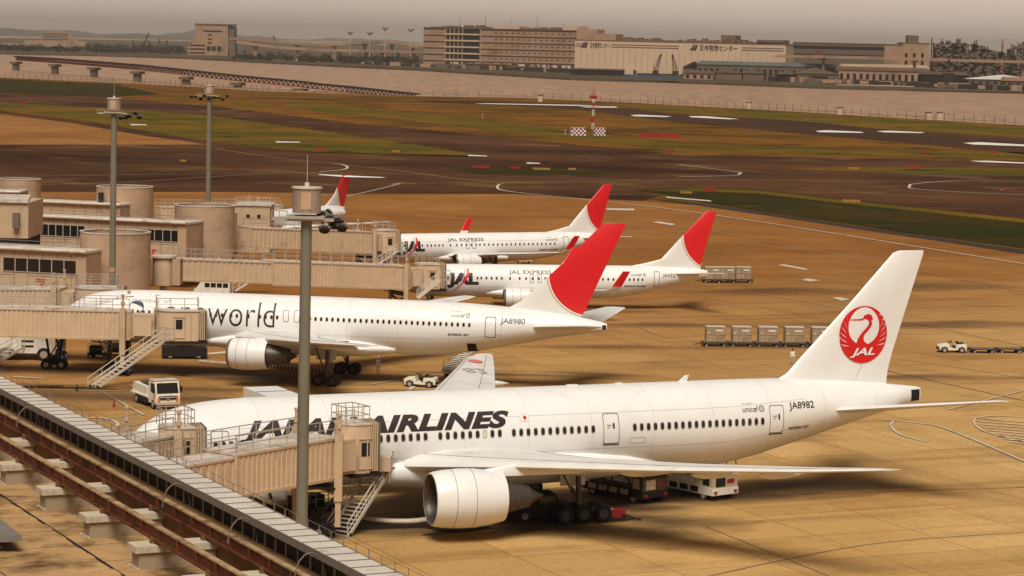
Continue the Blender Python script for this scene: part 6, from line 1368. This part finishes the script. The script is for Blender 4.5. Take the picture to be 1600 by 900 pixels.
def uld(label, px, py, rz, group):
    p = at_(px, py); t_ = thing('cargo_container', label, 'container', (p[0], p[1], .62), rz, group); mb = MB()
    mb.prism([(-1.0,0),(.85,0),(1.1,.42),(1.1,1.6),(-1.0,1.6)], -.75, .75, 0, f_x); mb.build('shell', M_uld, t_); mb = MB()
    for z in (.03, .8, 1.57): mb.b2((-1.01,-.78,z-.03),(1.12,-.755,z+.03))
    for x in (-.98, -.3, .4, 1.08): mb.b2((x-.03,-.785,.05),(x+.03,-.76,1.58))
    mb.build('edge_frame', M_metal, t_); boxes('label_plate', [((.05,-.79,1.15),(.8,-.765,1.32)), ((-.8,-.79,.9),(-.65,-.765,1.05))], M_vw, t_); mb = MB(); mb.b2((-1.0,-.74,1.605),(1.1,.74,1.64)); mb.build('top', M_roofw, t_)
ordn = ['leftmost','second from the left','third from the left','fourth from the left','fifth and half hidden']
for i, px in enumerate((1116, 1157, 1198, 1239, 1281)):
    dolly('dolly '+ordn[i]+' in the row of container dollies left of the crane fin', px, 541.5+i*.3, R(3), True, 'row of container dollies'); uld('tan cargo container '+ordn[i]+' in the row left of the crane fin', px, 541.5+i*.3, R(3), 'tan cargo containers in the row')
for i, (px, nm_) in enumerate(((1112,'half hidden by the tail of the JA322J jet'),(1135,'in the middle of the three behind the JA322J tail'),(1160,'rightmost of the three behind the JA322J tail'))):
    dolly('container dolly '+nm_, px, 442, R(2), True, 'container dollies behind the tail'); uld('tan cargo container '+nm_, px, 442, R(2), 'cargo containers behind the tail')
for i, px in enumerate((1534, 1576, 1618)): dolly(('first','second','third')[i]+' empty flat dolly behind the white tow tractor at the right', px, 551.5, R(3), False, 'empty dollies at the right edge')
# two cargo loaders under the near wing
def loader(label, px, py, rz, dark=False):
    t_ = thing('cargo_loader', label, 'cargo loader', at_(px, py), rz, 'cargo loaders under the wing'); mc, me_ = (M_dark, M_dmetal) if dark else (M_vw, M_vw)
    mb = MB(); mb.prism([(-3.1,.5),(3.0,.5),(3.0,1.0),(2.2,1.15),(-2.4,1.15),(-3.1,.95)], -1.3, 1.3, 0, f_x); mb.build('chassis', mc, t_)
    mb = MB(); mb.b2((-2.7,-1.0,1.16),(1.7,1.0,1.22)); mb.build('bed', M_dark, t_)
    for s_ in (-1.22, 1.22): mb = MB(); mb.bar((-2.9,s_,1.3),(1.8,s_,1.3),.12,.3); mb.build('side_beam', me_, t_)
    for k in range(7): mb = MB(); mb.cyl((-2.4+.6*k,-1.1,1.32),(-2.4+.6*k,1.1,1.32),.08,n=8); mb.build('roller', M_metal, t_)
    mb = MB()
    for s_ in (-1.0, 1.0): mb.bar((-2.0,s_,1.2),(.4,s_,2.2),.12); mb.bar((.4,s_,2.2),(1.6,s_,1.3),.10); mb.bar((-.8,s_,2.3),(-.3,s_,1.2),.08)
    mb.bar((.4,-1.0,2.2),(.4,1.0,2.2),.1); mb.build('lift_arms', M_dmetal if dark else M_vw, t_)
    mb = MB(); mb.prism([(1.85,1.0),(2.95,1.0),(2.95,1.9),(2.6,2.1),(1.85,2.1)], -1.25, 1.25, 0, f_x); c_ = mb.build('engine_housing', me_ if dark else M_vy, t_); mb = MB(); mb.b2((2.955,-.95,1.1),(2.98,.0,1.8)); mb.build('louvre', M_dark if not dark else M_vy, c_); mb = MB(); mb.b2((1.95,-1.275,1.15),(2.6,-1.255,1.85)); mb.build('louvre', M_dark if not dark else M_vy, c_); mb = MB(); mb.b2((2.955,.2,1.3),(2.975,.9,1.6)); mb.build('red_panel', M_sred, c_)
    mb = MB()
    for p in ((1.9,-1.2),(2.9,-1.2),(2.9,1.2),(1.9,1.2)): mb.bar((*p,2.05),(p[0],p[1]*.85,3.0),.07)
    mb.bar((1.9,-1.02,3.0),(2.9,-1.02,3.0),.07); mb.bar((2.9,-1.02,3.0),(2.9,1.02,3.0),.07); mb.bar((1.9,1.02,3.0),(2.9,1.02,3.0),.07); mb.bar((1.9,-1.02,3.0),(1.9,1.02,3.0),.07); mb.build('guard_rail', M_vw if dark else M_rail, t_)
    for k in range(4): mb = MB(); mb.b2((-2.6+1.1*k,-1.33,.6),(-1.8+1.1*k,-1.303,1.0)); mb.build('side_locker', M_vy if dark else M_dark, t_)
    for y in (-1.0,1.0): mb = MB(); mb.b2((3.0,y-.14,.6),(3.04,y+.14,.8)); mb.build('tail_light', M_sred, t_)
    wheels(t_, [(-2.2,-1.1),(-2.2,1.1),(2.0,-1.1),(2.0,1.1)], .42, .3); return t_
loader('dark boxy cargo loader under the near wing, left of the flat one', 978, 779, R(-48), True); loader('flat cream cargo loader under the near wing, right of the dark boxy one', 1088, 774, R(-50))
p = at_(926, 762); t_ = thing('cargo_container', 'silver container waiting at the rear of the dark boxy loader', 'container', p, R(-50)); mb = MB(); mb.prism([(-1.4,.5),(1.3,.5),(1.3,2.0),(-1.4,2.0)], -1.0, 1.0, 0, f_x); mb.build('shell', M_metal, t_); mb = MB()
for k in range(7): mb.b2((-1.3+k*.4,-1.04,.5),(-1.22+k*.4,-1.003,2.0))
mb.build('rib', M_rail, t_); mb = MB(); mb.b2((-1.5,-1.0,.3),(1.4,1.0,.45)); mb.build('pallet', M_dark, t_); wheels(t_, [(-1.0,-.8),(-1.0,.8),(1.0,-.8),(1.0,.8)], .2, .12)
# van, bus, big airport truck
def van(label, px, py, rz, L=4.6, hgt=1.95, wn=4, cat='van', nm='van', m=M_vw):
    t_ = thing(nm, label, cat, at_(px, py), rz); mb = MB(); mb.prism([(-L/2,.4),(L/2,.4),(L/2+.05,.95),(L/2-.35,1.15),(L/2-.85,hgt-.05),(L/2-1.0,hgt),(-L/2,hgt)], -.85, .85, 0, f_x); mb.build('body', m, t_)
    mb = MB(); z0, z1 = hgt*.6, hgt*.88
    for y in (-.862,.862):
        for k in range(wn):
            mb = MB(); x0 = -L/2+.2+k*(L-1.4)/wn; mb.add([(x0,y,z0),(x0+(L-1.4)/wn-.12,y,z0),(x0+(L-1.4)/wn-.12,y,z1),(x0,y,z1)], [(0,1,2,3)]); mb.build('side_window', M_glass, t_)
    mb = MB(); mb.add([(L/2-.36,-.75,1.2),(L/2-.36,.75,1.2),(L/2-.80,.7,hgt-.12),(L/2-.80,-.7,hgt-.12)], [(0,1,2,3)]); mb.build('windscreen', M_glass, t_)
    for y in (-.6,.6): mb = MB(); mb.b2((L/2+.02,y-.15,.7),(L/2+.06,y+.15,.88)); mb.build('headlight', M_metal, t_)
    wheels(t_, [(-L*.32,-.75),(-L*.32,.75),(L*.32,-.75),(L*.32,.75)], .33, .2); return t_
van('white van parked beyond the oneworld jet under the JA322J bridge', 333, 463, R(175), 4.5, 2.0)
van('white minibus with dark windows behind the nose boarding bridges at the left', 48, 474, R(2), 6.5, 2.6, 5, 'minibus', 'minibus')
t_ = thing('airport_truck', 'large cream airport truck with big wheels behind the long bridge at the left', 'truck', at_(45, 562), R(4)); mb = MB(); mb.prism([(-3.6,.8),(3.4,.8),(3.2,1.5),(2.3,2.4),(1.2,2.75),(-3.6,2.75)], -1.25, 1.25, 0, f_x); mb.build('body', M_vw, t_)
mb = MB()
for z in (1.4, 1.9): mb.b2((-.6,-1.28,z),(.6,-1.255,z+.2))
mb.add([(3.21,-1.0,1.55),(3.21,1.0,1.55),(2.36,.95,2.36),(2.36,-.95,2.36)], [(0,1,2,3)]); mb.build('window', M_glass, t_); wheels(t_, [(1.6,-1.1),(1.6,1.1),(-2.2,-1.1),(-2.2,1.1)], .68, .4)
# nose-gear tug and carts under the oneworld jet
def tug(label, px, py, rz, k=1., arm=True):
    t_ = thing('pushback_tug', label, 'tug', at_(px, py), rz); mb = MB(); mb.prism([(-2.4*k,.35),(2.4*k,.35),(2.4*k,1.1),(1.2*k,1.35),(.9*k,1.9),(-.5*k,1.9),(-.7*k,1.35),(-2.4*k,1.25)], -1.25*k, 1.25*k, 0, f_x); mb.build('body', M_dark, t_)
    mb = MB(); mb.b2((-.4*k,-1.27*k,1.4),(.8*k,-1.255*k,1.8)); mb.build('cab_window', M_glass, t_); wheels(t_, [(-1.5*k,-1.05*k),(-1.5*k,1.05*k),(1.5*k,-1.05*k),(1.5*k,1.05*k)], .5*k, .3)
    if arm: mb = MB(); mb.bar((2.4*k,0,.5),(5.2*k,0,.75),.14); mb.bar((4.6*k,-.3,.7),(5.3*k,-.3,.8),.12); mb.bar((4.6*k,.3,.7),(5.3*k,.3,.8),.12); mb.build('tow_bar', M_vw, t_)
    return t_
tug('black pushback tug under the cab of the long oneworld bridge', 288, 560, R(8), .95); tug('black tug below the belly of the JAPAN AIRLINES jet beside its main wheels', 845, 812, R(12), .9, False)
def cart(label, px, py, rz, seed):
    r_ = random.Random(seed); t_ = thing('ground_cart', label, 'cart', at_(px, py), rz); mb = MB(); mb.b2((-1.1,-.6,.4),(1.1,.6,.55)); mb.b2((-.9,-.5,.56),(.2,.5,1.3)); mb.build('body', M_dark if seed % 2 else M_vy, t_); mb = MB(); 
    for x in (-1.0,1.0):
        for y in (-.55,.55): mb.bar((x,y,.5),(x,y,1.5),.05)
    for y in (-.55,.55): mb.bar((-1,y,1.5),(1,y,1.5),.05); mb.bar((-1,y,1.0),(1,y,1.0),.04)
    mb.build('frame', M_rail, t_); mb = MB(); mb.bar((1.1,0,.45),(1.9,0,.3),.07); mb.build('drawbar', M_dark, t_); wheels(t_, [(-.8,-.5),(-.8,.5),(.8,-.5),(.8,.5)], .25, .14)
cart('wheeled equipment cart with a frame under the long bridge, right of its black legs', 183, 556, R(5), 1); cart('dark cart beneath the middle of the long bridge', 155, 560, R(-8), 3); cart('cream cart under the engine of the farther narrow-body', 820, 412, R(10), 2); cart('dark service cart beneath the near end of the front bridge', 470, 805, R(10), 5); cart('dark equipment cart in the shade left of the front stairs', 498, 800, R(30), 7)
# bridge machinery below the front bridge
# belt loader at the hold of the oneworld jet
t_ = thing('belt_loader', 'belt loader raised to the open hold of the oneworld jet, behind the far wing tip', 'belt loader', at_(722, 588), R(55)); mb = MB(); mb.b2((-2.2,-.9,.4),(2.2,.9,.9)); mb.build('chassis', M_vw, t_)
mb = MB(); mb.bar((-2.6,0,.9),(2.8,0,3.2),1.0,.22); b_ = mb.build('belt_boom', M_vw, t_); mb = MB()
for k in range(16): f = k/16; mb.b2((-2.5+5.2*f,-.48,1.05+2.25*f),(-2.4+5.2*f,.48,1.12+2.25*f))
mb.build('belt_cleats', M_dark, b_); mb = MB(); rail_line(mb, (-2.4,.55,1.0), (2.8,.55,3.3), .7, 5, .025); mb.build('hand_rail', M_rail, b_); wheels(t_, [(-1.4,-.8),(-1.4,.8),(1.4,-.8),(1.4,.8)], .34, .22)
# catering truck beyond the front jet, box raised
p_ = A(426, 618, 182.5); t_ = thing('catering_truck', 'white catering truck with its box raised to the far side of the JAPAN AIRLINES nose', 'truck', (p_.x, p_.y, 0), R(25+90)); zt = zat(426, 612, 183)
mb = MB(); mb.b2((-3.3,-1.25,zt-2.5),(2.6,1.25,zt)); mb.build('raised_box', M_white, t_); mb = MB(); mb.b2((-3.3,-1.2,.7),(3.2,1.2,1.0)); mb.b2((1.9,-1.2,1.0),(3.3,1.2,2.6)); mb.build('cab', M_vw, t_); mb = MB(); mb.b2((-.1,-1.26,zt+.005),(0,1.26,zt+.03)); mb.b2((3.31,-1.1,1.7),(3.33,1.1,2.4)); mb.build('seam', M_line, t_)
mb = MB()
for y in (-1.0,1.0): mb.bar((-2.8,y,1.0),(2.0,y,zt-2.5),.18); mb.bar((-2.8,y,zt-2.5),(1.8,y,1.0),.18)
mb.build('scissor_lift', M_dmetal, t_); wheels(t_, [(-2.0,-1.0),(-2.0,1.0),(2.4,-1.0),(2.4,1.0)], .48, .3)
# ground hoses (pre-conditioned air)
def hose(label, pts, r, z=.0):
    P2 = [G(x, y, 0) for x, y in spline(pts, 10)]; o = P2[0].copy(); t_ = thing('air_hose', label, 'hose', (o.x, o.y, 0), 0, 'ribbed air hoses'); mb = MB(); mc = MB(); acc = 0
    Q = [p-o+Vector((0,0,r)) for p in P2]; mb.tube(Q, r*.86, 10)
    for a, b in zip(Q, Q[1:]):
        L = (b-a).length; n = max(1, int(L/.42)); d = (b-a).normalized()
        for k in range(n): c = a.lerp(b, k/n); mc.cyl(c, c+d*.2, r, n=10)
    mb.build('duct', M_dark, t_); mc.build('rib', M_vy, t_)
hose('ribbed air hose curving from the front stairs to the engine of the JAPAN AIRLINES jet', [(552,812),(575,817),(610,820),(645,820),(668,817)], .22); hose('ribbed air hose left of the oneworld engine', [(312,568),(335,570),(360,572),(388,574)], .2); hose('dark ribbed air hose below the oneworld engine', [(420,575),(470,580),(515,583)], .2)
# tow bar with red wedge and chocks
t_ = thing('tow_bar', 'red tow bar head with white chevrons on the ground right of the dark tug', 'tow bar', at_(948, 812), R(-8)); mb = MB(); mb.prism([(-1.3,-.9),(1.3,.3),(.1,.75),(-1.3,.7)], .02, .75, 0); mb.build('head', M_sred, t_); mb = MB()
for k in range(3): mb.add([(-.9+.55*k,-.75+.28*k,.76),(-.65+.55*k,-.65+.28*k,.76),(-.9+.5*k,.6,.76),(-1.15+.5*k,.6,.76)], [(0,1,2,3)])
mb.build('white_chevron', M_wpaint, t_); mb = MB(); mb.bar((1.0,.2,.4),(2.4,-.1,.12),.1); mb.build('bar', M_dark, t_)
# ---- people
M_skin = mat('skin', (.42,.24,.16), .6, 0, .05, 3); M_hair = mat('helmet_white', (.75,.72,.65), .4, 0, .05, 3); M_cl = mat('work_shirt', (.30,.25,.20), .8, 0, .1, 4); M_tr = mat('work_trousers', (.42,.37,.30), .85, 0, .1, 4)
def person(label, px, py, rz, stride=.16, armf=.1, k=1., shirt=M_cl, tr=M_tr, cap=M_hair):
    t_ = thing('person', label, 'person', at_(px, py), rz, None)
    J = [((0,0,.95),.125),((0,0,1.15),.115),((0,0,1.36),.135),((0,0,1.48),.05),((0.01,0,1.56),.055),((0.015,0,1.64),.085),((0.01,0,1.71),.075)]
    E_ = [(0,1),(1,2),(2,3),(3,4),(4,5),(5,6)]
    for s_ in (-1, 1):
        b0 = len(J); st = stride*s_
        J += [((0,.095*s_,.88),.095),((st*.5+.03,.10*s_,.50),.06),((st-.03,.10*s_,.10),.042),((st+.10,.11*s_,.045),.04)]; E_ += [(0,b0),(b0,b0+1),(b0+1,b0+2),(b0+2,b0+3)]
        b1 = len(J); J += [((0,.185*s_,1.38),.058),((-st*.4,.225*s_,1.12),.042),((-st*.6+.10+armf,.21*s_,.90),.032),((-st*.6+.14+armf,.20*s_,.82),.036)]; E_ += [(2,b1),(b1,b1+1),(b1+1,b1+2),(b1+2,b1+3)]
        for f in range(4): b2 = len(J); J.append(((-st*.6+.15+armf+.012*f,.20*s_+(.018*f-.027),.74+.006*abs(f-1.5)),.010)); E_.append((b1+3,b2))
        b2 = len(J); J.append(((-st*.6+.19+armf,.185*s_,.79),.011)); E_.append((b1+3,b2))
    me = bpy.data.meshes.new('body'); me.from_pydata([tuple(c*k for c in j[0]) for j in J], E_, []); ob = bpy.data.objects.new('body', me); COL.objects.link(ob)
    sk = ob.modifiers.new('s', 'SKIN'); ss = ob.modifiers.new('ss', 'SUBSURF'); ss.levels = 1; ss.render_levels = 1
    for v, j in zip(me.skin_vertices[0].data, J): v.radius = (j[1]*k, j[1]*k)
    me.skin_vertices[0].data[0].use_root = True
    dg = bpy.context.evaluated_depsgraph_get(); dg.update(); m2 = bpy.data.meshes.new_from_object(ob.evaluated_get(dg)); bpy.data.objects.remove(ob)
    m2.materials.clear(); 
    for m_ in (M_skin, shirt, tr, M_black): m2.materials.append(m_)
    for p in m2.polygons:
        z = p.center.z/k; r_ = math.hypot(p.center.x, p.center.y)/k
        p.material_index = 3 if z < .09 else 2 if (z < .95 and abs(p.center.y/k) < .17) else 1 if (z > .93 and z < 1.47) else 0; p.use_smooth = True
    o = bpy.data.objects.new('body', m2); COL.objects.link(o); o.parent = t_
    mb = MB(); mb.ball((.005*k,0,1.70*k), .115*k, 0, 10, (1.1,.95,.75)); mb.b2((.05*k,-.07*k,1.675*k),(.17*k,.07*k,1.69*k)); mb.build('helmet', cap, t_)
    mb = MB()
    for s_ in (-1, 1): mb.ball((.088*k,.03*s_*k,1.645*k), .012*k, 0, 6)
    mb.build('eyes', M_black, t_); mb = MB(); mb.ball((.10*k,0,1.62*k), .016*k, 0, 6); mb.b2((.085*k,-.022*k,1.585*k),(.094*k,.022*k,1.592*k)); mb.build('nose_and_mouth', M_skin, t_)
    return t_
person('ground worker in white helmet standing in the open right of the oneworld jet wheels', 591, 585, R(-80), .05)
person('ground worker in light overalls walking beside the dark main wheels of the oneworld jet', 518, 590, R(-120), .24, .1, 1., M_tr, M_tr)
person('ground worker standing right behind the leading edge of the white crane fin', 1238, 571, R(-100), .08, .05, 1., M_hair, M_tr, M_black)
for i, (px, py, lb) in enumerate(((178,577+60,'small dark cone by the parapet left of the white lorry'),(120,612,'black rubber chock block on the apron below the long bridge stairs'),(1015,744,'dark cone near the cargo loaders'))):
    t_ = thing('traffic_cone', lb, 'cone', at_(px, py)); mb = MB(); mb.lathe([(0,.2),(.06,.2),(.06,.14),(.7,.03),(.7,.005)], ax='Z', n=16); mb.build('cone', M_sred if i != 1 else M_black, t_); mb = MB(); mb.b2((-.25,-.25,0),(.25,.25,.05)); mb.build('foot', M_black, t_)
# round manhole-like ring beside the nose of the front jet
